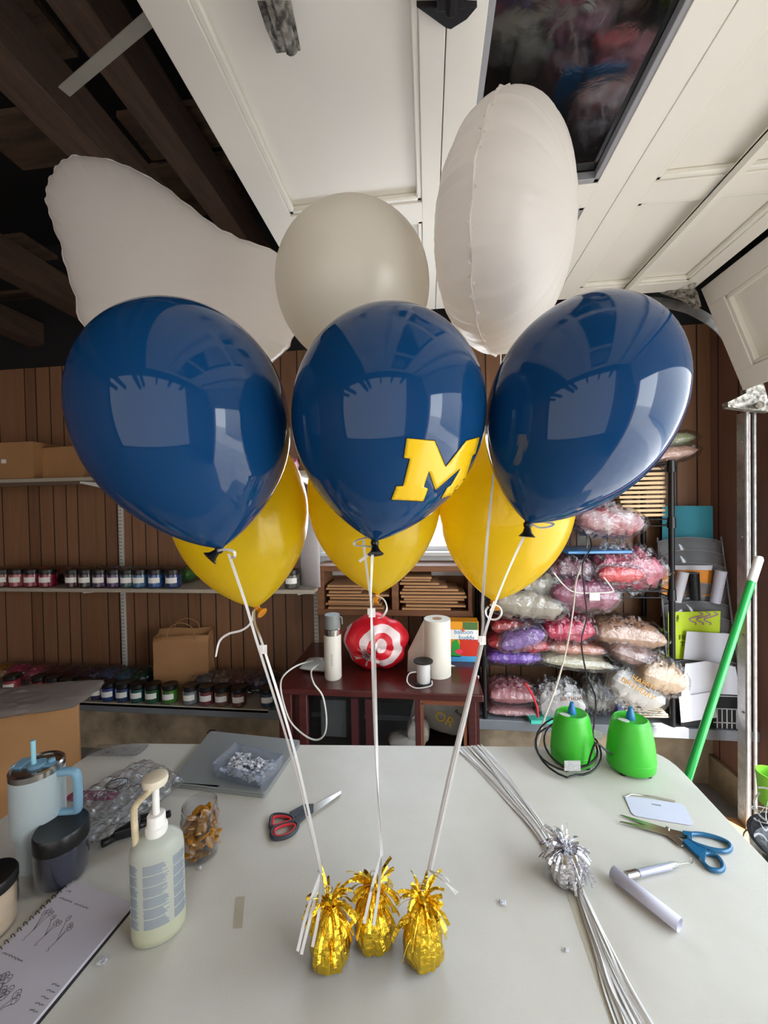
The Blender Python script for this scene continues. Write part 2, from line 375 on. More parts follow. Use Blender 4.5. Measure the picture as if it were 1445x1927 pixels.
# ================================================================ GARAGE DOOR (overhead)
DZ = 2.36; XJ = [-.475, .047, .545, 1.09]; YD1 = 1.72; YD0 = -.74
gd = thing('sectional_garage_door', (.3, 0, DZ), 'white panelled sectional garage door raised overhead on its tracks', 'garage door')
def trimline(b, x0, y0, x1, y1, z, w_=.012, h=.012, mi=0):
    b.box(((x0+x1)/2, (y0+y1)/2, z), (abs(x1-x0)+w_, abs(y1-y0)+w_, h), mi=mi)
def section(x0, x1, cols, glass=False, fr=(.07, .07)):
    b = MB(); yA = YD1
    b.box(((x0+fr[0]/2)+.001, (YD0+YD1)/2, DZ+.02), (fr[0], YD1-YD0, .04)); b.box((x1-fr[1]/2-.001, (YD0+YD1)/2, DZ+.02), (fr[1], YD1-YD0, .04))
    edges = [YD0]
    for c in cols: b.box(((x0+fr[0]+x1-fr[1])/2, (c[0]+c[1])/2, DZ+.02), (x1-x0-fr[0]-fr[1], c[1]-c[0], .04))
    return b
a0, a1 = .075, .07
def rails_panels(x0, x1, stiles, glass, fr):
    b = section(x0, x1, stiles, fr=fr); o = b.build('door_section', M_door, gd, bevel=.0015)
    for i in range(len(stiles)-1):
        ya, yb = stiles[i][1], stiles[i+1][0]; xa, xb = x0+fr[0], x1-fr[1]
        xc, yc = (xa+xb)/2, (ya+yb)/2
        if glass:
            MB().box((xc, yc, DZ+.028), (xb-xa+.01, yb-ya+.01, .004)).build('window_pane', M_dullpane, o)
            t = MB()
            for q in ((xa+.007, yc, .014, yb-ya), (xb-.007, yc, .014, yb-ya), (xc, ya+.007, xb-xa, .014), (xc, yb-.007, xb-xa, .014)): t.box((q[0], q[1], DZ+.014), (q[2], q[3], .022))
            t.build('glazing_bead', mat('grey_bead', (150, 150, 155), .5), o, bevel=.002)
        else:
            MB().box((xc, yc, DZ+.026), (xb-xa+.01, yb-ya+.01, .012)).build('recessed_panel', M_door, o)
            t = MB()
            for q in ((xa+.008, yc, .016, yb-ya), (xb-.008, yc, .016, yb-ya), (xc, ya+.008, xb-xa, .016), (xc, yb-.008, xb-xa, .016)): t.box((q[0], q[1], DZ+.012), (q[2], q[3], .016))
            t.build('panel_moulding', M_doortrim, o, bevel=.004)
    return o
y1a = Z(795, 381, DZ).y; y1b = Z(790, 418, DZ).y
st1 = [(YD0, YD0+.1), (y1a-.62*2, y1a-.62*2+.07), (y1a-.62, y1a-.62+.07), (y1a, y1b), (YD1-.08, YD1)]
xs = Z(793, 300, DZ).x
rails_panels(XJ[0], XJ[1], st1, False, (.085, XJ[1]-xs))
yg = Z(1065, 352, DZ).y; yg2 = Z(1085, 393, DZ).y
rails_panels(XJ[1], XJ[2], [(YD0, YD0+.1), (yg-1.3, yg-1.25), (yg-.66, yg-.61), (yg, yg2), (YD1-.09, YD1)], True, (.07, .075))
ys = Z(1220, 345, DZ).y; ys2 = Z(1195, 385, DZ).y
rails_panels(XJ[2], XJ[3], [(YD0, YD0+.1), (ys-1.3, ys-1.23), (ys-.65, ys-.58), (ys, ys2), (YD1-.07, YD1)], False, (.075, .06))
# reinforcing strut on section 3
xst = Z(1183, 543, DZ).x
MB().box((xst-.02, (YD0+YD1)/2, DZ-.012), (.006, YD1-YD0-.06, .03)).box((xst-.003, (YD0+YD1)/2, DZ-.004), (.04, YD1-YD0-.06, .005)).build('reinforcing_strut', M_doortrim, gd)
# section 4: hanging down the curve
h4 = Vector((XJ[3]+.03, 0, DZ+.0)); lo4 = AY(1398, 735, YD1); dirn = Vector((lo4.x-h4.x, 0, lo4.z-h4.z)); L4 = min(dirn.length, .56); dirn.normalize()
nrm4 = Vector((-dirn.z, 0, dirn.x)); nrm4 = nrm4 if nrm4.x > 0 else -nrm4
def s4box(b, u0, u1, y0, y1, n0, n1, mi=0):
    c = [h4+dirn*u+nrm4*n for u, n in ((u0, n0), (u1, n0), (u1, n1), (u0, n1))]
    b.hexa([(p.x, y0, p.z) for p in c], [(p.x, y1, p.z) for p in c], mi)
b = MB(); stl = [(YD0, YD0+.1), (ys-1.3, ys-1.23), (ys-.65, ys-.58), (ys+.0, ys+.06), (YD1-.08, YD1)]
s4box(b, 0, .08, YD0, YD1, 0, .04); s4box(b, L4-.08, L4, YD0, YD1, 0, .04)
for q in stl: s4box(b, .08, L4-.08, q[0], q[1], 0, .04)
s4 = b.build('door_section', M_door, gd, bevel=.0015)
for i in range(len(stl)-1):
    b = MB(); s4box(b, .075, L4-.075, stl[i][1]-.005, stl[i+1][0]+.005, .022, .034); b.build('recessed_panel', M_door, s4)
    b = MB(); ya, yb = stl[i][1], stl[i+1][0]
    s4box(b, .08, .096, ya, yb, .004, .024); s4box(b, L4-.096, L4-.08, ya, yb, .004, .024); s4box(b, .08, L4-.08, ya, ya+.016, .004, .024); s4box(b, .08, L4-.08, yb-.016, yb, .004, .024)
    b.build('panel_moulding', M_doortrim, s4, bevel=.003)
# hinges and brackets
def plate(name, c, pts_px, z, m, par, th=.004, extra=None):
    b = MB().prism([Z(x, y, z) for x, y in pts_px], (0, 0, -th))
    if extra: extra(b)
    return b.build(name, m, par, bevel=.001)
def hx(b):
    c = Z(530, 30, DZ-.02); b.tube([c+Vector((0, -.06, 0)), c+Vector((0, .05, 0))], .012, 10); b.lathe([(.0, -.012), (.012, -.012), (.014, 0)], Z(523, 50, DZ-.01), 12)
    b.box(Z(518, 12, DZ-.012), (.02, .07, .03)); b.lathe([(0, -.006), (.005, -.006), (.006, 0)], Z(540, 86, DZ-.008), 8); b.lathe([(0, -.006), (.005, -.006), (.006, 0)], Z(524, 47, DZ-.03), 8)
plate('centre_hinge', None, [(484, 0), (548, 0), (566, 92), (520, 97), (500, 50)], DZ-.003, M_rusty, gd, extra=hx)
def hy(b):
    c = Z(850, 22, DZ-.03); b.tube([c+Vector((0, -.12, 0)), c], .011, 10); b.box(c+Vector((0, -.06, .012)), (.05, .12, .02))
plate('opener_bracket', None, [(783, 0), (898, 0), (878, 24), (848, 43), (838, 40), (800, 12)], DZ-.004, M_black_metal, gd, th=.012, extra=hy)
b = MB().prism([AY(x, y, YD1-.01) for x, y in ((1247, 545), (1275, 537), (1302, 534), (1313, 550), (1320, 577), (1312, 574), (1290, 560))], (0, .025, 0))
b.tube([AY(1303, 538, YD1-.05), AY(1303, 538, YD1+.05)], .012, 10); b.tube([AY(1285, 552, YD1-.03), AY(1285, 552, YD1+.06)], .008, 8)
b.build('end_hinge', M_rusty, gd, bevel=.001)
b = MB().prism([AY(x, y, YD1-.005) for x, y in ((1404, 712), (1432, 705), (1443, 742), (1450, 775), (1408, 771), (1370, 766), (1369, 757), (1404, 740))], (0, .03, 0))
b.tube([AY(1430, 762, YD1-.06), AY(1430, 762, YD1+.05)], .014, 10); b.build('bottom_bracket', M_rusty, gd, bevel=.001)
# tracks
tx = AY(1410, 1000, YD1+.03).x
tr = thing('door_track', (tx, YD1+.05, 0), 'galvanised vertical track and curved rail at far side of garage door', 'door track')
b = MB(); zt_ = AY(1410, 775, YD1+.03).z
b.box((tx-.012, YD1+.05, zt_/2), (.004, .05, zt_)); b.box((tx+.012, YD1+.05+.025, zt_/2), (.05, .004, zt_)); b.tube([(tx-.012, YD1+.025, 0), (tx-.012, YD1+.025, zt_)], .008, 8); b.tube([(tx+.036, YD1+.05, 0), (tx+.036, YD1+.05, zt_)], .006, 8)
b.build('vertical_track', M_steel, tr)
b = MB(); arc = [AY(*q, YD1+.06) for q in ((1408, 760), (1395, 690), (1360, 625), (1310, 588), (1260, 572), (1205, 566), (1130, 562))]
b.strip(spline(arc, 6), .04, (0, 1, 0), th=.002); b.build('curved_track', M_steel, tr)
for py in (830, 1010, 1195, 1340): MB().sphere((tx-.016, YD1+.045, AY(1412, py, YD1+.05).z), .005, 6).build('track_bolt', M_steel, tr)
# slotted hanger strap on the ceiling
b = MB(); pa, pb = Z(120, 172, 2.5), Z(300, 18, 2.5)
d_ = (pb-pa); ang = math.atan2(d_.y, d_.x); b.box((pa+pb)/2, (d_.length, .022, .003), rz=ang); b.box((pa+pb)/2+Vector((-math.sin(ang)*.011, math.cos(ang)*.011, .01)), (d_.length, .003, .022), rz=ang)
tag(b.build('track_hanger', mat('dull_zinc', (150, 146, 136), .6, var=.3)), 'grey steel angle hanger running from dark joist to garage door edge', 'metal strap')
# ================================================================ TABLE
TZ = .74
FL, FR = Vector((-1.07, 1.135, 0)), Vector((.70, 1.262, 0)); NR, NL = Vector((.69, .47, 0)), Vector((-1.06, .35, 0))
def rounded(cs, rad, n=8):
    out = []; k = len(cs)
    for i in range(k):
        p, a, c = cs[i], cs[i-1], cs[(i+1) % k]; u = (a-p).normalized(); v = (c-p).normalized()
        for t in range(n+1):
            t /= n; out.append((p+u*rad)*(1-t)**2+p*2*t*(1-t)+(p+v*rad)*t*t)
    return out
tb = thing('folding_table', (-.2, .8, 0), 'large white plastic folding table holding the balloon weights', 'table')
o = rounded([NL, NR, FR, FL], .11)
MB().prism([Vector((p.x, p.y, TZ-.042)) for p in o], (0, 0, .042)).build('tabletop', M_table, tb, bevel=.008, seg=3)
for x in (-.85, .5):
    for y in (.5, 1.05): MB().tube([(x, y+.02, TZ-.042), (x, y, .0)], .014, 10).build('leg', M_steel, tb)
    MB().tube([(x, .5, .25), (x, 1.05, .25)], .01, 8).build('crossbar', M_steel, tb)
# ================================================================ BALLOONS
def bal_prof(s, SM=.56):
    if s > SM: return math.sqrt(max(0, 1-((s-SM)/(1-SM))**2))
    t = (SM-s)/SM; return max(0, 1-t**2.2)**.8
def balloon(name, label, K, T, rad, m, mk, knotdir=(0, 0, -1), parts=True):
    K, T = Vector(K), Vector(T); ax = T-K; L = ax.length; ax.normalize()
    e1 = ax.cross(Vector((0, 1, 0))).normalized(); e2 = ax.cross(e1)
    t = thing(name, K, label, 'balloon', None)
    b = MB(); n = 64; ss = [.5-.5*math.cos(PI*i/44) for i in range(45)]; vs = []
    for s in ss:
        r = max(bal_prof(s)*rad, .0045 if s < .5 else 0)
        for j in range(n):
            th = 2*PI*j/n; vs.append(K+ax*(s*L)+e1*(r*math.cos(th))+e2*(r*math.sin(th)))
    fs = [(i*n+j, i*n+(j+1) % n, (i+1)*n+(j+1) % n, (i+1)*n+j) for i in range(44) for j in range(n)]
    b.add(vs, fs).build('balloon_skin', m, t, sharp=180)
    kd = Vector(knotdir).normalized(); b = MB()
    b.sphere(K+kd*.003, .0065, 8); q = K+kd*.005
    b.tube([q, q+kd*.010, q+kd*.016, q+kd*.0165], [.004, .007, .0125, .011], 14)
    b.build('knot', mk, t); return t, ax, L, e1, e2
fits = dict(bl=((-.3139, .5521, 1.4399), (-.4033, .5629, 1.8073), .1504), bc=((-.081, .5788, 1.447), (-.0385, .6043, 1.7968), .1459), br=((.1507, .6056, 1.4703), (.3022, .6432, 1.8013), .1343))
fits.update(yl=((-.3801, .8088, 1.2811), (-.4377, .8187, 1.6827), .145), yc=((-.113, .8346, 1.3067), (-.123, .875, 1.7024), .1480), yr=((.1403, .8682, 1.2869), (.1949, .8908, 1.6833), .1442), pw=((-.1215, .7958, 1.7792), (-.1701, .8156, 2.1085), .1592))
balloon('latex_balloon', 'glossy navy blue balloon at the left, plain, above a curled ribbon', *fits['bl'], M_blue, M_knotb, (-.5, -.5, -.6))
tbc = balloon('latex_balloon', 'navy blue balloon in the middle with a yellow letter M', *fits['bc'], M_blue, M_knotb, (.1, -.4, -.9))
balloon('latex_balloon', 'glossy navy blue balloon at the right, tilted towards the garage track', *fits['br'], M_blue, M_knotb, (-.1, -.1, -1))
balloon('latex_balloon', 'pearl yellow balloon behind the left navy balloon, amber knot', *fits['yl'], M_yel, M_knoty, (.8, -.3, -.5))
balloon('latex_balloon', 'pearl yellow balloon behind the navy balloon with the letter M', *fits['yc'], M_yel, M_knoty, (-.3, -.5, -.8))
balloon('latex_balloon', 'pearl yellow balloon behind the right navy balloon', *fits['yr'], M_yel, M_knoty, (.1, -.4, -.9))
balloon('latex_balloon', 'pearl white round latex balloon above the M balloon, between foil balloons', *fits['pw'], M_pearl, M_pearl, (0, 0, -1))
# the M emblem laid on the middle balloon's skin
Kc, Tc, Rc = Vector(fits['bc'][0]), Vector(fits['bc'][1]), fits['bc'][2]
def hit_balloon(px, py, lift=0.0):
    v = ray(px, py); ax = Tc-Kc; L = ax.length; ax.normalize(); prev = None
    lo = None; d = .35
    def fval(d):
        q = CAM+v*d-Kc; s = q.dot(ax)/L; rr = (q-ax*(s*L)).length
        return rr-(bal_prof(min(max(s, 0), 1))*Rc+lift) if 0 < s < 1 else 1
    while d < .75:
        if fval(d) < 0: break
        d += .002
    if d >= .75: return None
    a, c = d-.002, d
    for _ in range(20):
        m_ = (a+c)/2
        if fval(m_) < 0: c = m_
        else: a = m_
    return CAM+v*a
Mpx = [(x/3.6125+530, y/3.6125+550) for x, y in ((850, 993), (1040, 1010), (1115, 1190), (1255, 1010), (1347, 985), (1318, 1098), (1300, 1108), (1245, 1280), (1250, 1290), (1205, 1362), (1085, 1402), (1125, 1330), (1150, 1315), (1218, 1195), (1045, 1345), (1000, 1215), (965, 1325), (995, 1335), (962, 1422), (745, 1410), (780, 1320), (825, 1318), (872, 1132), (830, 1125))]
def emblem(poly, lift, th, m, name, grow=0.0):
    cxy = Vector((sum(p[0] for p in poly)/len(poly), sum(p[1] for p in poly)/len(poly)))
    # densify and fill with a grid-subdivided tessellation
    pts = []
    n = len(poly)
    q = [Vector(p) for p in poly]
    if grow:
        area = sum(q[i].x*q[(i+1) % n].y-q[(i+1) % n].x*q[i].y for i in range(n)); sg = 1 if area > 0 else -1; g = []
        for i in range(n):
            a = (q[i]-q[i-1]).normalized(); c = (q[(i+1) % n]-q[i]).normalized()
            na, nc = Vector((a.y, -a.x))*sg, Vector((c.y, -c.x))*sg; s_ = na+nc
            g.append(q[i]+s_*(grow/max(.5, s_.length_squared/2)))
        q = g
    import bmesh
    bm = bmesh.new(); vs = [bm.verts.new((p.x, p.y, 0)) for p in q]
    for t in tessellate_polygon([[Vector((p.x, p.y, 0)) for p in q]]):
        try: bm.faces.new([vs[i] for i in t])
        except ValueError: pass
    for _ in range(4): 
        es = [e for e in bm.edges if e.calc_length() > 8]
        if not es: break
        bmesh.ops.subdivide_edges(bm, edges=es, cuts=1); bmesh.ops.triangulate(bm, faces=bm.faces)
    bm.verts.ensure_lookup_table(); out = []; ok = True; last = None
    for v in bm.verts:
        h = hit_balloon(v.co.x, v.co.y, lift)
        if h is None:
            h = hit_balloon(v.co.x-4, v.co.y-2, lift) or hit_balloon(v.co.x-9, v.co.y-6, lift) or last
        last = h; out.append(h)
    fs = [tuple(v.index for v in f.verts) for f in bm.faces]; bm.free()
    b = MB(); b.add(out, fs); o = b.build(name, m, tbc[0]); sol = o.modifiers.new('th', 'SOLIDIFY'); sol.thickness = th; return o
emblem(Mpx, .0006, .0003, M_navyline, 'letter_outline', grow=1.3); emblem(Mpx, .0011, .0003, M_maize, 'letter_emblem')
# foil balloons
def foil(name, label, outline, ctr, thick, nvec, m, wr=.03, rings=16, seed=1, side_bias=0.5, pw=.5, tail=None):
    rnd = random.Random(seed); ctr = Vector(ctr); nvec = Vector(nvec).normalized(); k = len(outline)
    t = thing(name, ctr, label, 'foil balloon')
    b = MB(); vs = []
    for side in (1, -1):
        for i in range(rings+1):
            s = math.sin(i/rings*PI/2)
            for j, o in enumerate(outline):
                h = thick*side_bias if side > 0 else thick*(1-side_bias)
                hh = h*max(0, 1-s**2)**pw
                wob = wr*(s**5)*(1-s*.6)*math.sin(j*2.6+side)*h*3+ wr*.25*math.sin(j*.9+seed)*h*s*(1-s)
                q = ctr+(o-ctr)*s+nvec*(side*(hh+wob)); vs.append(q)
    fs = []
    for sd in (0, 1):
        o_ = sd*(rings+1)*k
        for i in range(rings):
            for j in range(k): fs.append((o_+i*k+j, o_+i*k+(j+1) % k, o_+(i+1)*k+(j+1) % k, o_+(i+1)*k+j))
    b.add(vs, fs).build('foil_skin', m, t, sharp=180)
    b = MB(); c = []   # flat welded seam around the rim
    for j, o in enumerate(outline):
        d = (o-ctr).normalized(); wv = .0015*math.sin(j*.8)+.001*math.sin(j*.37); c.append((o-d*.004, o+d*(.004+.001*math.sin(j*.9))+nvec*wv))
    vs = []
    for a, e in c: vs += [a-nvec*.0008, e-nvec*.0008, e+nvec*.0008, a+nvec*.0008]
    fs = [(j*4+q, j*4+(q+1) % 4, ((j+1) % k)*4+(q+1) % 4, ((j+1) % k)*4+q) for j in range(k) for q in range(4)]
    b.add(vs, fs).build('seam', m, t, sharp=60)
    return t
# right foil: round disc seen nearly edge-on
c = P(950, 452, .74); vw = (c-CAM).normalized()
upd = (P(950, 330, .74)-P(943, 530, .74)).normalized(); upd = (upd-vw*upd.dot(vw)).normalized(); rt = vw.cross(upd).normalized()
phi = math.radians(17); nv = rt*math.cos(phi)-vw*math.sin(phi); inp = vw*math.cos(phi)+rt*math.sin(phi)
RF = .200
out = []
for j in range(120):
    th = 2*PI*j/120; rr = 1+.006*math.sin(j*1.7)+.004*math.sin(j*2.9)
    out.append(c+upd*(math.cos(th)*RF*1.02*rr)+inp*(math.sin(th)*RF*rr*.9))
FRC = (c.copy(), upd.copy())
foil('foil_balloon', 'round white foil balloon seen edge-on, at upper right under the door window', out, c, .245, nv, M_foil, seed=3, wr=.05)
# left foil: broad lobed balloon facing the camera
op = [(160, 612), (140, 545), (122, 480), (104, 425), (92, 390), (90, 362), (98, 335), (112, 314), (133, 299), (170, 297), (212, 304), (255, 322), (305, 350), (350, 385), (400, 424), (440, 446), (485, 462), (530, 482), (556, 520), (562, 560), (556, 610), (545, 645), (525, 668), (490, 700), (440, 730), (370, 745), (300, 735), (240, 705), (195, 665)]
cl = P(330, 545, 1.03)
pts = []
for (x, y) in op:
    d = 1.03+.0001*(y-545)
    pts.append(P(x, y, d))
o2 = spline(pts, 5, closed=True)
for k_ in range(len(o2)): o2[k_] = o2[k_]+(o2[k_]-cl).normalized()*(.003*math.sin(k_*1.25)*math.sin(k_*.31+1)+(.004*abs(math.sin(k_*.8)) if k_ < 45 else 0))
nl = -(cl-CAM).normalized()
foil('foil_balloon', 'white lobed foil balloon with crimped edge at upper left, under dark rafters', o2, cl, .22, nl, M_foil, seed=5, wr=.03, pw=.5, side_bias=.5)
c_fr = FRC[0]-FRC[1]*RF*1.03
# ================================================================ WEIGHTS
def weight(name, label, base, m, seed, rad=.033, neck=.092, nstrip=64, spread=.045, hmul=1.0):
    rnd = random.Random(seed); base = Vector(base); t = thing(name, base, label, 'balloon weight')
    ph = [rnd.uniform(0, 6) for _ in range(6)]
    def fn(th, z): return 1+.035*math.sin(9*th+ph[0]+z*30)+.04*math.sin(17*th+ph[1]-z*60)+.04*math.sin(5*th+ph[2])
    prof = [(.0, .0), (rad*.75, .0), (rad*.97, .006), (rad, .018), (rad*.93, .036), (rad*.8, .054), (rad*.62, .072), (rad*.4, neck-.006), (rad*.27, neck), (rad*.34, neck+.006), (0, neck+.01)]
    MB().lathe([(r, z*hmul) for r, z in prof], base, 48, fn=fn).build('wrapped_body', m, t, sharp=25)
    b = MB()
    for i in range(nstrip):
        th = rnd.uniform(0, 2*PI); el = rnd.uniform(-.2, 1.35); ln = rnd.uniform(.026, .056); w_ = rnd.uniform(.004, .0065)
        d = Vector((math.cos(th), math.sin(th), 0)); zz = neck*hmul*(1 if i % 3 else rnd.uniform(.55, .95)); p0 = base+Vector((0, 0, zz))+d*(.004+(neck*hmul-zz)*.42); pts = []; el = el if i % 3 else rnd.uniform(-.5, .5)
        v = d*math.cos(el)+Vector((0, 0, math.sin(el))); stiff = rnd.uniform(.3, 1)
        q = p0.copy(); st = ln/7
        for s in range(8):
            pts.append(q.copy()); q = q+v*st; v = (v+Vector((0, 0, -.42*(1-stiff*.8)-(.12 if el < .5 else .0)))).normalized()
            if (q.z < base.z+.004): break
            rr = Vector((q.x-base.x, q.y-base.y, 0)); need = rad*1.06*(1-max(0, min(1, (q.z-base.z)/(neck*hmul)))*.7)
            if rr.length < need and q.z < p0.z: q = base+rr.normalized()*need+Vector((0, 0, q.z-base.z))
        if len(pts) > 2: b.strip(pts, w_, (rnd.uniform(-1, 1), rnd.uniform(-1, 1), .5), th=.0003, twist=(lambda u, a=rnd.uniform(-1.2, 1.2): a*u))
    for i in range(int(nstrip*.8)):   # strips lying down the body
        th = rnd.uniform(0, 2*PI); ln = rnd.uniform(.3, .85); pts = []
        for s in range(7):
            u = s/6*ln; z = neck*hmul*(1-u)
            rr = rad*(1.03+.05*math.sin(s+i))*(1-max(0, z/(neck*hmul))**1.5*.68)+.001
            pts.append(base+Vector((math.cos(th+.1*math.sin(s))*rr, math.sin(th+.1*math.sin(s))*rr, max(z, .003))))
        b.strip(pts, rnd.uniform(.004, .007), (math.cos(th), math.sin(th), .2), th=.0003)
    b.build('tinsel_fringe', m, t, sharp=20)
    tp = base+Vector((0, 0, neck*hmul+.018)); b = MB(); b.tube([tp+Vector((math.cos(a)*.006, 0, math.sin(a)*.006+.006)) for a in [2*PI*i/14 for i in range(14)]], .0009, 6, closed=True)
    b.build('tie_ring', M_stain, t); return t
WB = {}
for key, px, py in (('l', 622, 1800), ('c', 705, 1768), ('r', 797, 1796)): WB[key] = Z(px, py, TZ)
weight('balloon_weight', 'gold tinsel balloon weight, leftmost of the three on the table', WB['l'], M_gold, 11)
weight('balloon_weight', 'gold tinsel balloon weight in the middle, set slightly behind the other gold ones', WB['c'], M_gold, 23)
weight('balloon_weight', 'gold tinsel balloon weight, rightmost of the three gold ones', WB['r'], M_gold, 37)
WS = Z(1066, 1652, TZ)
weight('balloon_weight', 'silver tinsel balloon weight lying among white ribbons on the table', WS, M_silver, 51, rad=.034, neck=.066, nstrip=84, hmul=.9)
# ================================================================ RIBBONS from balloons to weights
tie = dict(l=P(603, 1645, .665), c=P(717, 1612, .70), r=P(808, 1638, .675))
def ribbon(label, pts, wd=.0042, nrm=(0, -1, .1), tw=None, n=10):
    b = MB(); b.strip(spline(pts, n), wd, nrm, th=.00025, twist=tw)
    return tag(b.build('ribbon', M_ribbon, sharp=60), label, 'ribbon')
kn = lambda f, dz=-.008: Vector(fits[f][0])+Vector((0, -.004, dz))
cl_l = P(491, 1215, .66)
ribbon('white ribbon from left navy balloon down to leftmost gold weight', [P(430, 1042, .575), P(462, 1135, .615), P(484, 1210, .652), P(545, 1410, .672), tie['l']], tw=lambda u: .5*math.sin(u*5))
ribbon('white ribbon from left yellow balloon down to leftmost gold weight', [P(478, 1147, .79), P(480, 1175, .73), P(497, 1222, .665), P(556, 1420, .675), tie['l']+Vector((.002, .002, 0))], tw=lambda u: .3+.7*math.sin(u*4))
ribbon('curled loose ribbon end hanging left from the left yellow balloon', [P(477, 1150, .785), P(472, 1172, .775), P(455, 1186, .77), P(430, 1193, .77), P(413, 1207, .77), P(406, 1236, .77)], nrm=(.2, -.5, .8), tw=lambda u: u*1.2)
ribbon('white ribbon from middle navy balloon down to middle gold weight', [P(701, 1036, .575), P(698, 1120, .60), P(700, 1200, .63), P(705, 1400, .67), P(714, 1530, .69), tie['c']], tw=lambda u: 1.2*math.sin(u*7))
ribbon('white ribbon from middle yellow balloon down to middle gold weight', [P(703, 1124, .79), P(699, 1160, .70), P(704, 1210, .65), P(709, 1400, .675), P(712, 1520, .69), tie['c']+Vector((.002, .002, 0))], tw=lambda u: -.9*math.sin(u*6))
ribbon('curled ribbon loop beside the amber knot of the middle yellow balloon', [P(707, 1120, .79), P(722, 1128, .785), P(728, 1145, .785), P(720, 1160, .785), P(711, 1163, .79)], nrm=(.5, -.3, .8))
ribbon('pale looped ribbon end at the knot of the M balloon', [P(706, 1014, .58), P(690, 1012, .59), P(670, 1018, .59), P(668, 1026, .588), P(690, 1028, .586), P(706, 1030, .583)], nrm=(.2, -.4, .9))
ribbon('short diagonal ribbon tail crossing under the M balloon knot', [P(712, 1033, .578), P(695, 1043, .58), P(676, 1057, .582)])
ribbon('thin ribbon falling from the M balloon loop to the yellow knot', [P(684, 1016, .592), P(686, 1040, .61), P(692, 1085, .66), P(698, 1130, .72)], wd=.004)
ribbon('white ribbon from right navy balloon down to rightmost gold weight', [P(988, 1006, .585), P(960, 1065, .61), P(930, 1140, .64), P(905, 1220, .652), P(850, 1450, .668), tie['r']], tw=lambda u: .6*math.sin(u*6))
ribbon('white ribbon from right foil balloon passing in front of right yellow balloon', [c_fr, P(940, 760, .745), P(928, 900, .70), P(918, 1000, .67), P(908, 1130, .66), P(903, 1215, .654), P(846, 1450, .668), tie['r']+Vector((-.002, .002, 0))], wd=.0045, tw=lambda u: .9*math.sin(u*5+1))
ribbon('white ribbon from right yellow balloon down to rightmost gold weight', [P(930, 1132, .79), P(920, 1165, .72), P(908, 1212, .658), P(856, 1440, .672), tie['r']+Vector((.003, 0, 0))])
ribbon('curled ribbon ring around the knot of the right yellow balloon', [P(925, 1137, .785)]+[P(929+15*math.cos(a), 1152+14*math.sin(a), .78) for a in [-2+.6*i for i in range(11)]], nrm=(.3, -.5, .8))
ribbon('white ribbon loop tied above the right navy balloon knot', [P(1000, 986, .595), P(1015, 993, .59), P(1035, 991, .59), P(1040, 985, .6), P(1015, 982, .605)], nrm=(0, -.5, .9))
ribbon('white curled ribbon by the left navy balloon knot', [P(410, 1036, .575), P(424, 1034, .572), P(440, 1038, .572), P(441, 1048, .576), P(432, 1050, .58)], nrm=(.5, -.6, .5))
for (lab, a, d0) in (('small clear tag clipped to the ribbons of the left balloons', (496, 1222), .655), ('white knot tag on ribbons below the middle yellow balloon', (700, 1153), .64), ('white knot tag joining the ribbons of the right balloons', (908, 1205), .648)):
    p = P(*a, d0); b = MB().box(p, (.011, .0015, .015), rz=.2).box(p+Vector((-.004, 0, .002)), (.007, .003, .010)); tag(b.build('ribbon_clip', M_white), lab, 'clip')
# ribbon tails at the weights
def tails(label, start, ends, wd=.0048):
    b = MB()
    for i, e in enumerate(ends):
        m_ = (start+e)/2+Vector((.004*i, -.012, .012)); b.strip(spline([start, m_, e], 8), wd, (0, -1, .3), th=.00025)
    return tag(b.build('ribbon_tails', M_ribbon, sharp=60), label, 'ribbon')
tails('cut white ribbon tails hanging beside leftmost gold weight', tie['l'], [P(560, 1790, .60), P(567, 1796, .602), P(588, 1782, .61)])
tails('cut white ribbon tails hanging over the middle gold weight', tie['c'], [P(685, 1738, .615), P(703, 1742, .61)])
tails('short frayed ribbon tails at top of rightmost gold weight', tie['r'], [P(862, 1680, .66), P(858, 1683, .655), P(846, 1660, .66)], wd=.002)
# ribbon bundle on the table
def bundle(label, keys, n, w0, seed):
    rnd = random.Random(seed); b = MB()
    for i in range(n):
        pts = []
        for j, (x, y, sp_) in enumerate(keys):
            p = Z(x, y, TZ+.002+.0012*(i % 6)); o_ = (i/(n-1)-.5)*sp_+rnd.uniform(-.3, .3)*sp_*.3
            pts.append(p+Vector((o_, o_*.25, 0)))
        b.strip(spline(pts, 6), w0, (0, 0, 1), th=.0003, twist=(lambda u, a=rnd.uniform(0, 6), k=rnd.uniform(2, 7): .5*math.sin(a+k*u)))
    return tag(b.build('ribbon_bundle', M_ribbon, sharp=60), label, 'ribbon bundle')
bundle('long bundle of white ribbons running from silver weight to far table edge', [(1045, 1612, .02), (1010, 1555, .03), (960, 1492, .05), (915, 1440, .07), (880, 1404, .09)], 18, .0046, 3)
bundle('long bundle of white ribbons running from silver weight to table front edge', [(1085, 1660, .012), (1108, 1720, .02), (1135, 1790, .028), (1165, 1860, .042), (1215, 1960, .056)], 14, .0042, 4)
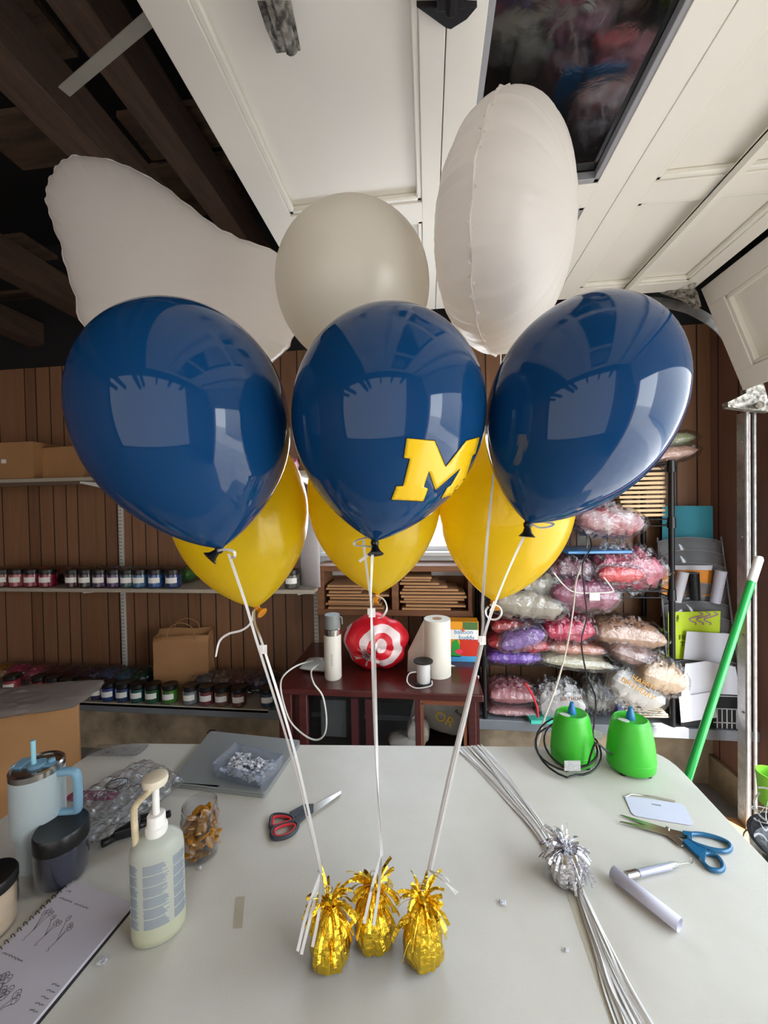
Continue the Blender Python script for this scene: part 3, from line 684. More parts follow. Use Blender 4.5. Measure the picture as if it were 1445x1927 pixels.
#PART2
# ================================================================ TABLE ITEMS
def noise3(seed):
    rnd = random.Random(seed); w_ = [(Vector((rnd.uniform(-1, 1), rnd.uniform(-1, 1), rnd.uniform(-1, 1))).normalized()*rnd.uniform(1, 5), rnd.uniform(0, 6), rnd.uniform(.3, 1)) for _ in range(14)]
    return lambda p: sum(a*math.sin(k.dot(p)+f_) for k, f_, a in w_)/6
def crumple(b, c, sz, rz=0.0, seed=0, amp=.12, nu=26, nv=20, pw=.45, edge=0.0, M=None, freq=1.0, mi=0, sharp_=.6):
    # pillow: two crumpled sheets sharing a border
    c = Vector(c); n1 = noise3(seed); n2 = noise3(seed+99); Rm = M or Matrix.Rotation(rz, 3, 'Z'); vs = []
    for side in (1, -1):
        for i in range(nu+1):
            for j in range(nv+1):
                u, v = i/nu*2-1, j/nv*2-1
                q = max(0, (1-abs(u)**2.6)*(1-abs(v)**2.6))**pw
                k = Vector((u*5*freq, v*5*freq, side*1.3))
                ridge = abs(n1(k))*1.3-.35
                z = side*(q*(1+amp*4*ridge))
                e = 1+edge*n2(Vector((u*7, v*7, 0)))*(max(abs(u), abs(v))**6)
                x, y = u*e*(1-.10*v*v*sharp_), v*e*(1-.10*u*u*sharp_)
                x += amp*.18*n2(k*1.3); y += amp*.18*n1(k*1.5+Vector((3, 1, 2)))
                zz = z+ (edge*.9*n1(Vector((u*9, v*9, 2)))*(max(abs(u), abs(v))**5))
                vs.append(Rm @ Vector((x*sz[0]/2, y*sz[1]/2, zz*sz[2]/2))+c)
    m_ = (nu+1)*(nv+1); fs = []
    for sd in (0, 1):
        for i in range(nu):
            for j in range(nv):
                a = sd*m_+i*(nv+1)+j; fs.append((a, a+1, a+nv+2, a+nv+1))
    bd = [i*(nv+1) for i in range(nu+1)]+[nu*(nv+1)+j for j in range(1, nv+1)]+[i*(nv+1)+nv for i in range(nu-1, -1, -1)]+[j for j in range(nv-1, 0, -1)]
    for q in range(len(bd)):
        a, d = bd[q], bd[(q+1) % len(bd)]; fs.append((a, d, d+m_, a+m_))
    return b.add(vs, fs, mi)
def cloth(name, c, rough=.35, metal=0, bump=.4): return mat(name, c, rough, metal=metal, bump=bump, bscale=30, var=.35, vscale=14, coat=.2)
# ---- tumbler
def disc_prof(r, z0, z1): return [(0, z0), (r, z0), (r, z1), (0, z1)]
p = Z(76, 1622, TZ); zt1 = zat(1436, p.x, p.y)
ht = zt1-TZ; R1 = .047
t = thing('tumbler', p, 'pale blue insulated tumbler with side handle, steel rim and blue straw', 'tumbler')
MB().lathe([(0, 0), (.034, 0), (.037, .004), (.039, ht*.33), (.047, ht*.40), (R1, ht*.46), (R1, ht*.93), (R1-.002, ht*.94), (0, ht*.94)], p, 48).build('body', M_tumbler, t)
MB().lathe([(R1-.001, ht*.925), (R1+.0005, ht*.93), (R1+.0005, ht*.985), (R1-.003, ht), (R1-.006, ht*.985), (R1-.006, ht*.93)], p, 48).build('steel_rim', M_stain, t)
ld = MB().lathe(disc_prof(R1-.006, ht*.95, ht*.975), p, 40).build('lid', clear('smoky_lid', (120, 110, 105), .08, base=.12, haze=.25), t)
tp = p+Vector((0, 0, ht*.98)); dd = (Z(110, 1500, TZ)-Z(20, 1530, TZ)).normalized()
MB().box(tp, (.085, .016, .006), rz=math.radians(8)).box(tp+Vector((-.038, 0, .001)), (.024, .034, .006), rz=math.radians(8)).lathe(disc_prof(.017, -.004, .005), tp, 24).build('slider', M_tumblerh, t, bevel=.001)
MB().lathe([(0, 0), (.007, 0), (.006, .008), (.003, .009), (0, .009)], tp+Vector((.022, .012, 0)), 14).build('lid_knob', M_tumblerh, t)
MB().tube([tp+Vector((-.004, -.004, -.1)), tp+Vector((-.006, -.002, .055))], .0045, 12).build('straw', mat('straw_blue', (150, 205, 222), .35), t)
h0 = R1-.004; hz = [ht*.9, ht*.9, ht*.84, ht*.55, ht*.50, ht*.49]; hxs = [h0, h0+.030, h0+.040, h0+.040, h0+.032, h0]; hd = Vector((math.cos(.15), math.sin(.15), 0))
MB().tube(spline([p+hd*x+Vector((0, 0, z)) for x, z in zip(hxs, hz)], 6), .0085, 12).build('handle', M_tumblerh, t)
# ---- jars on the table
def bigjar(label, px, py, pyt, rad, cont, lidm, hl=.2, seed=1, name='lidded_jar'):
    p = Z(px, py, TZ); h = zat(pyt, p.x, p.y)-TZ; t = thing(name, p, label, 'jar')
    MB().lathe([(0, 0), (rad*.9, 0), (rad, .008), (rad, h*.72), (rad*.93, h*.8), (rad*.93, h*.84)], p, 40).build('glass_body', M_glass, t)
    nn = noise3(seed); MB().lathe([(0, .003), (rad*.86, .003), (rad*.95, .012), (rad*.95, h*.4), (rad*.93, h*.72), (rad*.8, h*.78), (0, h*.78)], p, 40, fn=lambda th, z: .985+.02*nn(Vector((math.cos(th), math.sin(th), z*30))*3)).build('contents', cont, t)
    if lidm: MB().lathe([(rad*1.0, h*(1-hl)), (rad*1.02, h*(1-hl)+.002), (rad*1.02, h-.004), (rad*.97, h), (rad*.9, h-.0015), (0, h-.0015)], p, 44).build('lid', lidm, t)
    return t, p, h
bigjar('dark plastic jar with wide black lid in front of the blue tumbler', 119, 1648, 1552, .046, cloth('slate_latex', (52, 56, 72)), M_lidblack, hl=.3, seed=4)
bigjar('jar of cream balloons with black lid, cut by the left picture edge', -22, 1752, 1652, .042, cloth('cream_latex', (226, 200, 168)), M_lidblack, hl=.2, seed=9)
p = Z(378, 1602, TZ); h = zat(1512, p.x, p.y)-TZ; rad = .0395
t = thing('open_jar', p, 'open clear jar of golden brown balloons beside the pump bottle', 'jar')
MB().lathe([(0, 0), (rad*.9, 0), (rad, .006), (rad, h*.78), (rad*.92, h*.85), (rad*.93, h*.9), (rad*.9, h*.93), (rad*.93, h*.96), (rad*.92, h), (rad*.88, h), (rad*.88, h*.86), (rad*.96, h*.77), (rad*.96, .006), (0, .003)], p, 44).build('glass_body', M_glass, t)
MG = mat('golden_latex', (188, 126, 30), .32, bump=.3, bscale=40, var=.8, vscale=30, coat=.3)
b = MB(); rj = random.Random(5)
for i in range(120):
    th = rj.uniform(0, 6.28); rr = rad*rj.uniform(.45, .86); z = rj.uniform(.012, h*.8)
    c = p+Vector((math.cos(th)*rr, math.sin(th)*rr, z)); a = Vector((rj.uniform(-1, 1), rj.uniform(-1, 1), rj.uniform(-1, 1))).normalized()*.014
    if z > h*.7: c = p+Vector((math.cos(th)*rr*.6, math.sin(th)*rr*.6, z))
    b.tube([c-a, c-a*.3, c+a*.4, c+a], [.003, .0078, .0085, .003], 8, flat=.5)
tag(b.build('balloons_inside', MG, t), kind='stuff')
# ---- pump bottle
p = Z(300, 1752, TZ); hs = zat(1572, p.x, p.y)-TZ
t = thing('pump_bottle', p, 'translucent pump dispenser bottle with long bent white spout', 'pump bottle')
az = math.radians(28); ax_, ay_ = .043, .030
M_bot = mat('cloudy_bottle_plastic', (206, 210, 200), .35, transl=.35, var=.1)
MB().lathe([(0, 0), (.9, 0), (.98, .004), (1, .014), (1, hs*.86), (.97, hs*.93), (.85, hs*.985), (.6, hs*1.03), (.36, hs*1.05), (.34, hs*1.08), (0, hs*1.08)], p, 56, ex=ax_, ey=ay_, rz=az).build('bottle_body', M_bot, t, sharp=60)
MB().lathe([(.9, .002), (.985, .005), (1.004, .015), (1.004, hs*.2), (.9, hs*.2)], p, 56, ex=ax_, ey=ay_, rz=az).build('gel_inside', mat('pale_green_gel', (210, 212, 184), .3, transl=.3), t, sharp=60)
def onbottle(u, z, lift=1.012):
    q = Vector((math.cos(u)*ax_*lift, math.sin(u)*ay_*lift, z)); q = Matrix.Rotation(az, 3, 'Z') @ q; return p+q
b = MB(); rb = random.Random(3)
M_blueprint = mat('blue_grey_print', (142, 151, 162), .6)
def labelpatch(b, u0, u1, z0, z1, mi=0, lift=1.008, n=14):
    vs = []; 
    for i in range(n+1):
        u = u0+(u1-u0)*i/n; vs += [onbottle(u, z0, lift), onbottle(u, z1, lift), onbottle(u, z1, lift+.006), onbottle(u, z0, lift+.006)]
    fs = [(i*4+j, i*4+(j+1) % 4, i*4+4+(j+1) % 4, i*4+4+j) for i in range(n) for j in range(4)]+[(0, 1, 2, 3), (n*4+3, n*4+2, n*4+1, n*4)]
    b.add(vs, fs, mi)
camang = math.atan2(-p.y, -p.x)-az
u0 = camang
z = hs*.84
for (ua, ub) in ((u0-.62, u0+.35), (u0+.52, u0+1.25), (u0-1.35, u0-.8)):
    z = hs*.84; k = 0
    while z > hs*.2:
        ln = rb.uniform(.72, 1.0)
        if k % 9 != 8: labelpatch(b, ua+(ub-ua)*(1-ln)*(.1), ua+(ub-ua)*ln, z-.0014, z, n=8)
        z -= .0021; k += 1
b.build('printed_text', M_blueprint, t, sharp=80)
tp = p+Vector((0, 0, hs*1.06))
MB().lathe([(0, -.004), (.017, -.004), (.018, .0), (.018, .008), (.0165, .010), (.0150, .011), (.0145, .028), (.013, .030), (0, .030)], tp, 36, fn=lambda th, z: 1+(.02*math.cos(24*th) if .011 < z < .029 else 0)).build('collar', M_white, t)
zh = zat(1470, p.x, p.y); 
MB().tube([tp+Vector((0, 0, .025)), Vector((p.x, p.y, zh-.006))], .0058, 14).build('stem', M_white, t)
hp = Vector((p.x, p.y, zh))
MB().lathe([(0, -.010), (.012, -.009), (.0195, -.004), (.021, .003), (.020, .009), (.014, .012), (0, .0115)], hp, 32).build('pump_head', mat('ivory_plastic', (222, 212, 190), .35), t)
c_d = (p-CAM).dot(FWD)-.02
MB().tube(spline([hp+Vector((-.008, -.01, -.004)), P(283, 1486, c_d), P(262, 1507, c_d), P(254, 1519, c_d), P(252, 1530, c_d), P(255, 1580, c_d+.002), P(260, 1636, c_d+.004)], 5), .0056, 12).build('spout', mat('stained_ivory_plastic', (216, 200, 166), .4, var=.5, vscale=60), t)
# ---- laptop, tub of scraps
b = MB(); q = [Z(x, y, TZ) for x, y in ((396, 1384), (566, 1402), (499, 1503), (322, 1482))]
e1_ = (q[1]-q[0]); e2_ = (q[2]-q[1])
t = thing('laptop', (q[0]+q[2])/2, 'closed silver grey laptop under the clear tub of scraps', 'laptop')
MB().prism([Vector((v.x, v.y, TZ+.0005)) for v in rounded([q[3], q[2], q[1], q[0]], .012)], (0, 0, .0085)).build('base', M_lap, t, bevel=.0015)
MB().prism([Vector((v.x, v.y, TZ+.0098)) for v in rounded([q[3], q[2], q[1], q[0]], .012)], (0, 0, .006)).build('screen_lid', M_lap, t, bevel=.002)
MB().tube([q[0]+Vector((.01, .012, .01)), q[0]+Vector((-.008, .012, .01)), q[0]+Vector((-.01, .0, .008))], .003, 8).build('dongle', M_cblack, t)
TL = TZ+.0162
bt = [Z(x, y, TL) for x, y in ((405, 1463), (492, 1486), (529, 1447), (446, 1424))]
hb = zat(1429, bt[0].x, bt[0].y)-TL; hb = .040
ct = sum(bt, Vector())/4
t = thing('clear_tub', ct, 'clear open plastic tub of white scraps standing on the laptop', 'tub')
def ringbox(b, base, z0, z1, g0, g1, th=.0015):
    c_ = sum(base, Vector())/4; n = 4
    o0 = [c_+(v-c_)*g0 for v in base]; o1 = [c_+(v-c_)*g1 for v in base]
    A = [Vector((v.x, v.y, z0)) for v in o0]; B = [Vector((v.x, v.y, z1)) for v in o1]; k = 1-th/.05
    C_ = [Vector((c_.x+(v.x-c_.x)*k, c_.y+(v.y-c_.y)*k, z1)) for v in o1]; D = [Vector((c_.x+(v.x-c_.x)*k, c_.y+(v.y-c_.y)*k, z0+th)) for v in o0]
    b.add(A+B+C_+D, [(3, 2, 1, 0), (12, 13, 14, 15)]+[(i+4*l, (i+1) % 4+4*l, (i+1) % 4+4*l+4, i+4*l+4) for l in range(3) for i in range(4)])
b = MB(); ringbox(b, bt, TL, TL+hb, 1.0, 1.06); b.build('tub_wall', M_tubclear, t, bevel=.001)
b = MB(); ringbox(b, bt, TL+hb-.004, TL+hb+.001, 1.13, 1.18); 
b = MB()
for i in range(4):
    a_ = ct+(bt[i]-ct)*1.07; c_ = ct+(bt[(i+1) % 4]-ct)*1.07; b.tube([Vector((a_.x, a_.y, TL+hb)), Vector((c_.x, c_.y, TL+hb))], .0022, 8)
b.build('rim', M_tubclear, t)
b = MB(); rj = random.Random(8)
for i in range(330):
    u, v = rj.uniform(.08, .92), rj.uniform(.08, .92)
    c_ = bt[0]*(1-u)*(1-v)+bt[1]*u*(1-v)+bt[2]*u*v+bt[3]*(1-u)*v; z = rj.uniform(.004, .022+.012*math.sin(u*3.1)*math.sin(v*3.1))
    M_ = Matrix.Rotation(rj.uniform(0, 6), 3, 'Z') @ Matrix.Rotation(rj.uniform(-1, 1), 3, 'X'); b.box(Vector((c_.x, c_.y, TL+z)), (rj.uniform(.004, .012), rj.uniform(.004, .010), .0005), M=M_)
tag(b.build('paper_scraps', mat('scrap_white', (236, 236, 240), .6, transl=.2)), 'pile of small white scraps filling the clear tub', 'scraps', kind='stuff')
# ---- poly bag with cable and black things
p = Z(235, 1520, TZ)
t = thing('poly_bag', p, 'crumpled clear plastic bag with black cable coil, beside the tumbler', 'plastic bag')
vs_px = [(170, 1410), (278, 1400), (255, 1440), (300, 1470), (318, 1540), (255, 1600), (175, 1600), (158, 1560), (210, 1470)]
b = MB(); crumple(b, p+Vector((-.005, .0, .030)), (.20, .23, .055), rz=-.35, seed=31, amp=.2, nu=40, nv=36, edge=.05, freq=1.5)
b.build('clear_film', M_wraptable, t, sharp=30)
b = MB(); crumple(b, Z(222, 1416, TZ)+Vector((0, 0, .008)), (.17, .06, .012), rz=.1, seed=37, amp=.15, nu=30, nv=12, edge=.06); b.build('bag_flap', M_wraptable, t, sharp=30)
b = MB(); c_ = Z(220, 1500, TZ)+Vector((0, 0, .03)); pts = []
for i in range(60): a = i*.42; rr = .020+.003*math.sin(i*.7); pts.append(c_+Vector((math.cos(a)*rr*1.2, math.sin(a)*rr, .0015*math.sin(i)+.00015*i)))
b.tube(pts, .0011, 6); b.build('cable_coil', M_cblack, t)
b = MB().tube([Z(190, 1590, TZ+.012), Z(245, 1560, TZ+.014), Z(322, 1530, TZ+.014)], .008, 12); b.box(Z(240, 1560, TZ+.02), (.05, .03, .022), rz=.5).box(Z(285, 1535, TZ+.02), (.05, .018, .012), rz=.6)
b.build('black_adapter', M_darkbag, t, bevel=.003)
M_ = Matrix.Translation(Z(205, 1417, TZ+.0165)) @ Matrix.Rotation(.1, 4, 'Z')
MB().text('CE  X', .010, M_, ext=.0002).build('printed_marks', M_ink, t)
b = MB(); crumple(b, Z(165, 1500, TZ)+Vector((.015, 0, .005)), (.135, .035, .010), rz=.12, seed=12, amp=.1); b.build('glossy_packet', cloth('plum_film', (150, 62, 104), .22))
tag(bpy.data.objects['glossy_packet'], 'flat plum pink packet lying behind the tumbler handle', 'packet')
# ---- notebook
A, B, C_ = Z(137, 1655, TZ+.008), Z(253, 1697, TZ+.008), Z(0, 1792, TZ+.008)
dx = (B-A); wN = dx.length; dx.normalize(); dyv = Vector((dx.y, -dx.x, 0)); 
if dyv.dot(C_-A) < 0: dyv = -dyv
lean = (C_-A).normalized(); dyv = (dyv*.35+lean*.65).normalized(); LN = .30
t = thing('spiral_notebook', A, 'open spiral notebook with pencil balloon sketches at lower left', 'notebook')
def nb(u, v, z=0): q = A+dx*u+dyv*v; return Vector((q.x, q.y, TZ+z))
MB().prism([nb(-.004, 0, .0005), nb(wN+.004, 0, .0005), nb(wN+.004, LN, .0005), nb(-.004, LN, .0005)], (0, 0, .0022)).build('cover', M_lidblack, t)
MB().prism([nb(0, .001, .0028), nb(wN, .001, .0028), nb(wN, LN, .0028), nb(0, LN, .0028)], (0, 0, .0055)).build('pages', mat('notebook_page', (188, 182, 190), .8, var=.08, vscale=10), t)
for i in range(30):
    v = .006+i*(LN-.012)/29; c_ = nb(-.001, v, .006)
    MB().tube([c_+dx*(.006*math.cos(a))+Vector((0, 0, .0055*math.sin(a))) for a in [2*PI*k/12 for k in range(12)]], .0006, 5, closed=True).build('spiral_ring', M_lidblack, t)
b = MB(); rn = random.Random(4); zt3 = .0086
def stroke(pts, w_=.0005): b.strip([nb(u, v, zt3) for u, v in pts], w_, (0, 0, 1), th=.00008)
def scribble(u, v, ln, h_=.004):
    n = int(ln/.0012); stroke([(u+i*.0012, v+h_*.5*math.sin(i*1.9)*rn.uniform(.3, 1)+.0005*math.sin(i)) for i in range(n)])
def sketch(u, v, s, n):
    for k in range(n):
        cu, cv = u+(k-n/2)*.010*s+rn.uniform(-.003, .003), v+rn.uniform(0, .02)*s
        stroke([(cu+.0042*s*math.cos(a), cv+.0052*s*math.sin(a)) for a in [2*PI*i/12 for i in range(14)]])
        stroke([(cu-.002*s, cv), (cu+.001*s, cv-.002*s), (cu+.002*s, cv+.002*s)])
        stroke([(cu, cv+.005*s), ((cu+u)/2, v+.028*s), (u+.001, v+.045*s), (u, v+.058*s)])
    stroke([(u-.002, v+.058*s), (u+.003, v+.062*s), (u-.001, v+.064*s)])
scribble(.012, .020, .012); scribble(.012, .034, .034); scribble(.052, .034, .036)
for k in range(3): sketch(.024+.030*k, .052, .85, 3)
scribble(.012, .128, .050)
for k in range(4): sketch(.014+.026*k, .145, 1.15, 5)
for k in range(5): scribble(wN-.022, .135+.008*k, .017, .003)
sketch(.02, .23, 1, 4); sketch(.06, .225, 1, 4)
b.build('pencil_drawing', M_ink, t, sharp=80)
# ---- scissors
def loop_px(pts, z, r, flat=.7, n=5): return spline([Z(x, y, z) for x, y in pts], n, closed=True)
def scissors(label, blades, hands, grips, mh, mg, pivot, zb=TZ+.003, rh=.0042):
    pv = Z(*pivot, TZ); t = thing('scissors', pv, label, 'scissors')
    for i, pl in enumerate(blades): MB().prism([Z(x, y, zb+.0016*i) for x, y in pl], (0, 0, .0013)).build('blade', M_stain, t, bevel=.0003)
    MB().lathe([(0, -.001), (.004, -.001), (.004, .0025), (.002, .0035), (0, .0035)], pv+Vector((0, 0, .0045)), 16).build('pivot_screw', M_stain, t)
    for i, lp in enumerate(hands):
        b = MB(); b.tube(loop_px(lp, TZ+.0055, rh), rh, 12, closed=True, flat=1.15); 
        if grips[i]: b.prism([Z(x, y, TZ+.002) for x, y in grips[i]], (0, 0, .008))
        h_ = b.build('handle', mh, t, bevel=.0006)
        if mg:
            c_ = sum((Vector((x, y)) for x, y in lp), Vector((0, 0)))/len(lp)
            inn = [(c_.x+(x-c_.x)*.80, c_.y+(y-c_.y)*.74) for x, y in lp]
            MB().tube(loop_px(inn, TZ+.0075, rh), .0030, 10, closed=True, flat=1.1).build('inner_grip', mg, h_)
    return t
scissors('scissors with red and grey handles lying behind the gold weights', [[(584, 1519), (641, 1489), (643, 1491), (590, 1530)], [(582, 1524), (642, 1491), (642, 1494), (588, 1533)]],
    [[(509, 1549), (512, 1536), (527, 1533), (547, 1537), (552, 1544), (538, 1549), (518, 1556), (509, 1556)], [(511, 1572), (514, 1560), (532, 1551), (553, 1547), (560, 1552), (554, 1565), (538, 1575), (518, 1578)]],
    [[(545, 1534), (572, 1519), (590, 1518), (590, 1528), (570, 1540), (550, 1544)], [(552, 1549), (566, 1532), (580, 1527), (586, 1530), (566, 1548), (559, 1556)]],
    mat('grey_handle', (58, 64, 72), .5), mat('red_grip', (196, 44, 52), .45), (584, 1523))
scissors('long scissors with blue handles near the right table edge', [[(1166, 1534), (1170, 1534), (1255, 1559), (1292, 1568), (1290, 1577), (1250, 1567)], [(1165, 1547), (1169, 1546), (1250, 1560), (1270, 1570), (1290, 1590), (1282, 1594), (1256, 1573)]],
    [[(1298, 1571), (1320, 1570), (1350, 1577), (1371, 1587), (1374, 1598), (1360, 1602), (1330, 1596), (1300, 1584)], [(1318, 1612), (1330, 1606), (1348, 1611), (1360, 1626), (1358, 1637), (1340, 1637), (1326, 1627)]],
    [[(1284, 1569), (1302, 1571), (1302, 1581), (1286, 1576)], [(1284, 1588), (1292, 1584), (1312, 1598), (1330, 1604), (1326, 1626), (1310, 1614)]],
    mat('teal_blue_handle', (16, 92, 134), .3, coat=.2), None, (1256, 1563), rh=.0042)
# ---- card, tube, paper roll, scraps
q = [Z(x, y, TZ+.001) for x, y in ((1190, 1535), (1307, 1555), (1287, 1514), (1174, 1498))]
t = thing('rounded_card', q[0], 'white rounded card or pouch lying above the blue scissors', 'card')
MB().prism([Vector((v.x, v.y, TZ+.001)) for v in rounded(q, .012)], (0, 0, .0012)).build('card_body', mat('pale_lilac_card', (206, 208, 228), .6), t)
b = MB(); b.tube([Z(x, y, TZ+.003) for x, y in ((1175, 1500), (1188, 1494), (1230, 1499), (1270, 1508))], .0016, 8); b.build('rolled_edge', M_stain, t)
d_ = (q[2]-q[3]).normalized(); M_ = Matrix.Translation(Z(1236, 1516, TZ+.0024)) @ Matrix.Rotation(math.atan2(d_.y, d_.x), 4, 'Z'); MB().text('MAKE', .0075, M_, ext=.0001).build('lettering', M_ink, t)
a, c_ = Z(1152, 1641, TZ+.014), Z(1279, 1741, TZ+.013); d_ = (c_-a)
t = MB(); pts = []; sd = Vector((0, 0, 1)).cross(d_).normalized(); k = 44; vs = []
for e in (a, c_):
    for i in range(k):
        th = i/(k-1)*2*PI*1.35; rr = .0125-.0022*i/(k-1); vs.append(e+sd*(math.cos(th)*rr)+Vector((0, 0, math.sin(th)*rr)))
t.add(vs, [(i, i+1, k+i+1, k+i) for i in range(k-1)])
o = t.build('paper_roll', mat('lilac_paper', (200, 198, 216), .7), sharp=80); sm = o.modifiers.new('s', 'SOLIDIFY'); sm.thickness = .0004
tag(o, 'rolled sheet of pale lilac paper at right of silver weight', 'paper roll')
a, c_ = Z(1192, 1645, TZ+.008), Z(1272, 1627, TZ+.008)
t = thing('clear_tube', a, 'clear plastic tube with metal end and wire hook, touching the paper roll', 'tube')
MB().tube([a, a+(c_-a)*.9, c_, c_+(c_-a)*.06], [.0075, .0075, .006, .003], 20).build('tube_body', M_glass, t)
MB().tube([a+(c_-a)*.12, a+(c_-a)*.85], .0062, 16).build('white_insert', mat('lilac_paper', (200, 198, 216)), t)
MB().tube([a-(c_-a)*.16, a+(c_-a)*.08], .0078, 20).build('metal_cap', M_stain, t)
MB().tube(spline([c_+(c_-a)*.05, Z(1292, 1624, TZ+.006), Z(1302, 1624, TZ+.003), Z(1303, 1618, TZ+.004), Z(1299, 1614, TZ+.006)], 5), .0007, 6).build('wire_hook', M_stain, t)
for i, (x, y, s, lab) in enumerate(((946, 1701, .012, 'small torn white scrap right of the rightmost gold weight'), (1066, 1790, .007, 'tiny curled scrap left of the lower ribbon bundle'), (480, 1690, .0, ''), (192, 1812, .016, 'crumpled clear scrap beside the notebook edge'), (376, 1636, .007, 'two small white bits in front of the golden jar'), (1049, 1634, .003, ''))):
    if not lab: continue
    b = MB(); crumple(b, Z(x, y, TZ)+Vector((0, 0, .0035)), (s, s*.8, .004), seed=60+i, amp=.3, nu=8, nv=8, edge=.1); tag(b.build('paper_scrap', M_paper if i != 3 else clear('scrap_film', rough=.2, base=.15, haze=.3), sharp=30), lab, 'scrap')
q = [Z(x, y, TZ+.0004) for x, y in ((1082, 1470), (1095, 1470), (1092, 1530), (1078, 1530))]
for lab, qq in (('strip of clear tape stuck on the table left of the gold weights', ((443, 1688), (461, 1686), (456, 1746), (438, 1748))), ('strip of clear tape under the lower ribbon bundle', ((1063, 1672), (1085, 1668), (1180, 1927), (1150, 1927)))):
    o = MB().prism([Z(x, y, TZ+.0003) for x, y in qq], (0, 0, .0003)).build('tape_strip', clear('tape_film', (246, 242, 232), .25, base=.02, haze=.25)); tag(o, lab, 'tape')
# ---- balloon pumps
def pump(label, px, py, pyt, rad, rz, seed=0):
    p = Z(px, py, TZ); h = zat(pyt, p.x, p.y)-TZ; t = thing('balloon_inflator', p, label, 'balloon pump')
    MB().lathe([(0, .006), (rad*.9, .006), (rad*.98, .012), (rad, .03), (rad*1.0, h*.3), (rad*.93, h*.6), (rad*.80, h*.9), (rad*.74, h*.97), (rad*.66, h), (rad*.6, h-.003), (0, h-.003)], p, 48, ex=1.0, ey=.86, rz=rz).build('housing', M_pump, t, sharp=50)
    MB().lathe([(rad*1.003, .032), (rad*1.012, .033), (rad*1.012, .035), (rad*1.003, .036)], p, 48, ex=1, ey=.86, rz=rz).build('seam_line', M_pump, t)
    q = p+Vector((0, 0, h-.003))
    MB().lathe([(0, 0), (.012, 0), (.0105, .012), (.0065, .024), (.0055, .032), (.003, .033), (0, .028)], q+Vector((.0, .0, 0)), 24).build('nozzle', M_noz, t)
    e = MB().lathe(disc_prof(1, 0, .0016), q+Vector((-.024, -.012, 0)), 28, ex=.014, ey=.009, rz=-.4).build('oval_badge', mat('badge_silver', (196, 200, 196), .3), t)
    for a in (.5, 2.2, 3.9, 5.4): MB().lathe(disc_prof(.009, 0, .009), p+Vector((math.cos(a)*rad*.75, math.sin(a)*rad*.62, 0)), 14).build('rubber_foot', M_cblack, t)
    return t, p, h
pl_, ppl, hpl = pump('green balloon inflator with blue nozzle, left one, wrapped in black cord', 1077, 1432, 1340, .0605, .1)
pr_, ppr, hpr = pump('green balloon inflator with blue nozzle, right one near the table corner', 1187, 1446, 1350, .0625, -.1)
b = MB(); pts = []
for i in range(70):
    u = i/69; a = u*2*PI*2.6+1.2; rr = .062+.012*math.sin(u*9)+ (.02 if math.cos(a) < -.3 else 0)
    pts.append(ppl+Vector((math.cos(a)*rr*1.1, math.sin(a)*rr*.98-.0, .05+.03*math.sin(a+.6)+.014*math.cos(u*13)-.012*u)))
b.tube(pts, .0028, 8); d1 = (ppl-CAM).dot(FWD)
b.tube(spline([pts[-1], P(1120, 1400, d1-.07), P(1140, 1412, d1-.07), P(1152, 1420, d1-.06)], 6), .0028, 8)
o = b.build('power_cord', M_cblack); tag(o, 'black power cord coiled around the left green inflator', 'cord')
MB().box(P(1077, 1441, d1-.082), (.044, .001, .028), rz=.1).build('cord_label', mat('silver_label', (190, 190, 190), .4, var=.6, vscale=200), None)
o = bpy.data.objects['cord_label']; mw = o.matrix_world.copy(); o.name = 'warning_tag'; tag(o, 'printed silver tag on the cord in front of left inflator', 'tag')
MB().box(P(1125, 1383, d1-.03), (.020, .001, .024), rz=-.5).build('cord_tag', mat('silver_label', (190, 190, 190)), None); tag(bpy.data.objects['cord_tag'], 'white paper tag on the cord between the two green inflators', 'tag')
# ================================================================ LEFT: shelves and jars
def zshelf(px, py, Y=1.9): return AY(px, py, Y).z
XE = AY(592, 1113, 1.92).x
zm = AY(300, 1108, 1.9).z-.012; zl = AY(300, 1326, 1.9).z-.012; zT = AY(60, 899, 1.9).z-.014
for nm, z, lab in (('t', zT, 'top white wall shelf carrying the cardboard boxes'), ('m', zm, 'middle white wall shelf with the upper row of balloon jars'), ('l', zl, 'lowest white wall shelf with the paper bag and jars')):
    x1 = XE if nm != 'l' else AY(508, 1330, 1.92).x
    t = thing('wall_shelf', ((XL+x1)/2+.3, 2.05, z), lab, 'shelf')
    MB().box(((XL+.2+x1)/2, 2.04, z), (x1-XL-.2, .28, .02)).build('shelf_board', M_shelf, t, bevel=.002)
    for px in (228, 590):
        if nm == 'l' and px == 590: continue
        x = AY(px, 1100, 2.19).x; x = min(x, x1-.02)
        MB().prism([(x-.006, 2.19, z-.012), (x-.006, 1.93, z-.012), (x-.006, 1.93, z-.022), (x-.006, 2.19, z-.06)], (.012, 0, 0)).build('bracket', M_white, t)
for px, lab in ((231, 'white slotted shelf rail on the wall above the paper bag side'), (594, 'white slotted shelf rail beside the pine pigeonhole shelf')):
    x = AY(px, 1100, 2.19).x; z0 = AY(px, 1290, 2.19).z if px < 300 else AY(px, 1218, 2.19).z
    t = thing('shelf_rail', (x, 2.192, z0), lab, 'rail')
    MB().box((x, 2.191, (z0+1.9)/2), (.024, .016, 1.9-z0)).build('upright', M_rail, t, bevel=.001)
    b = MB(); z = z0+.02
    while z < 1.85:
        for s in (-.005, .005): b.box((x+s, 2.1825, z), (.003, .001, .012))
        z += .022
    tag(b.build('slots', M_slot, t), kind='stuff')
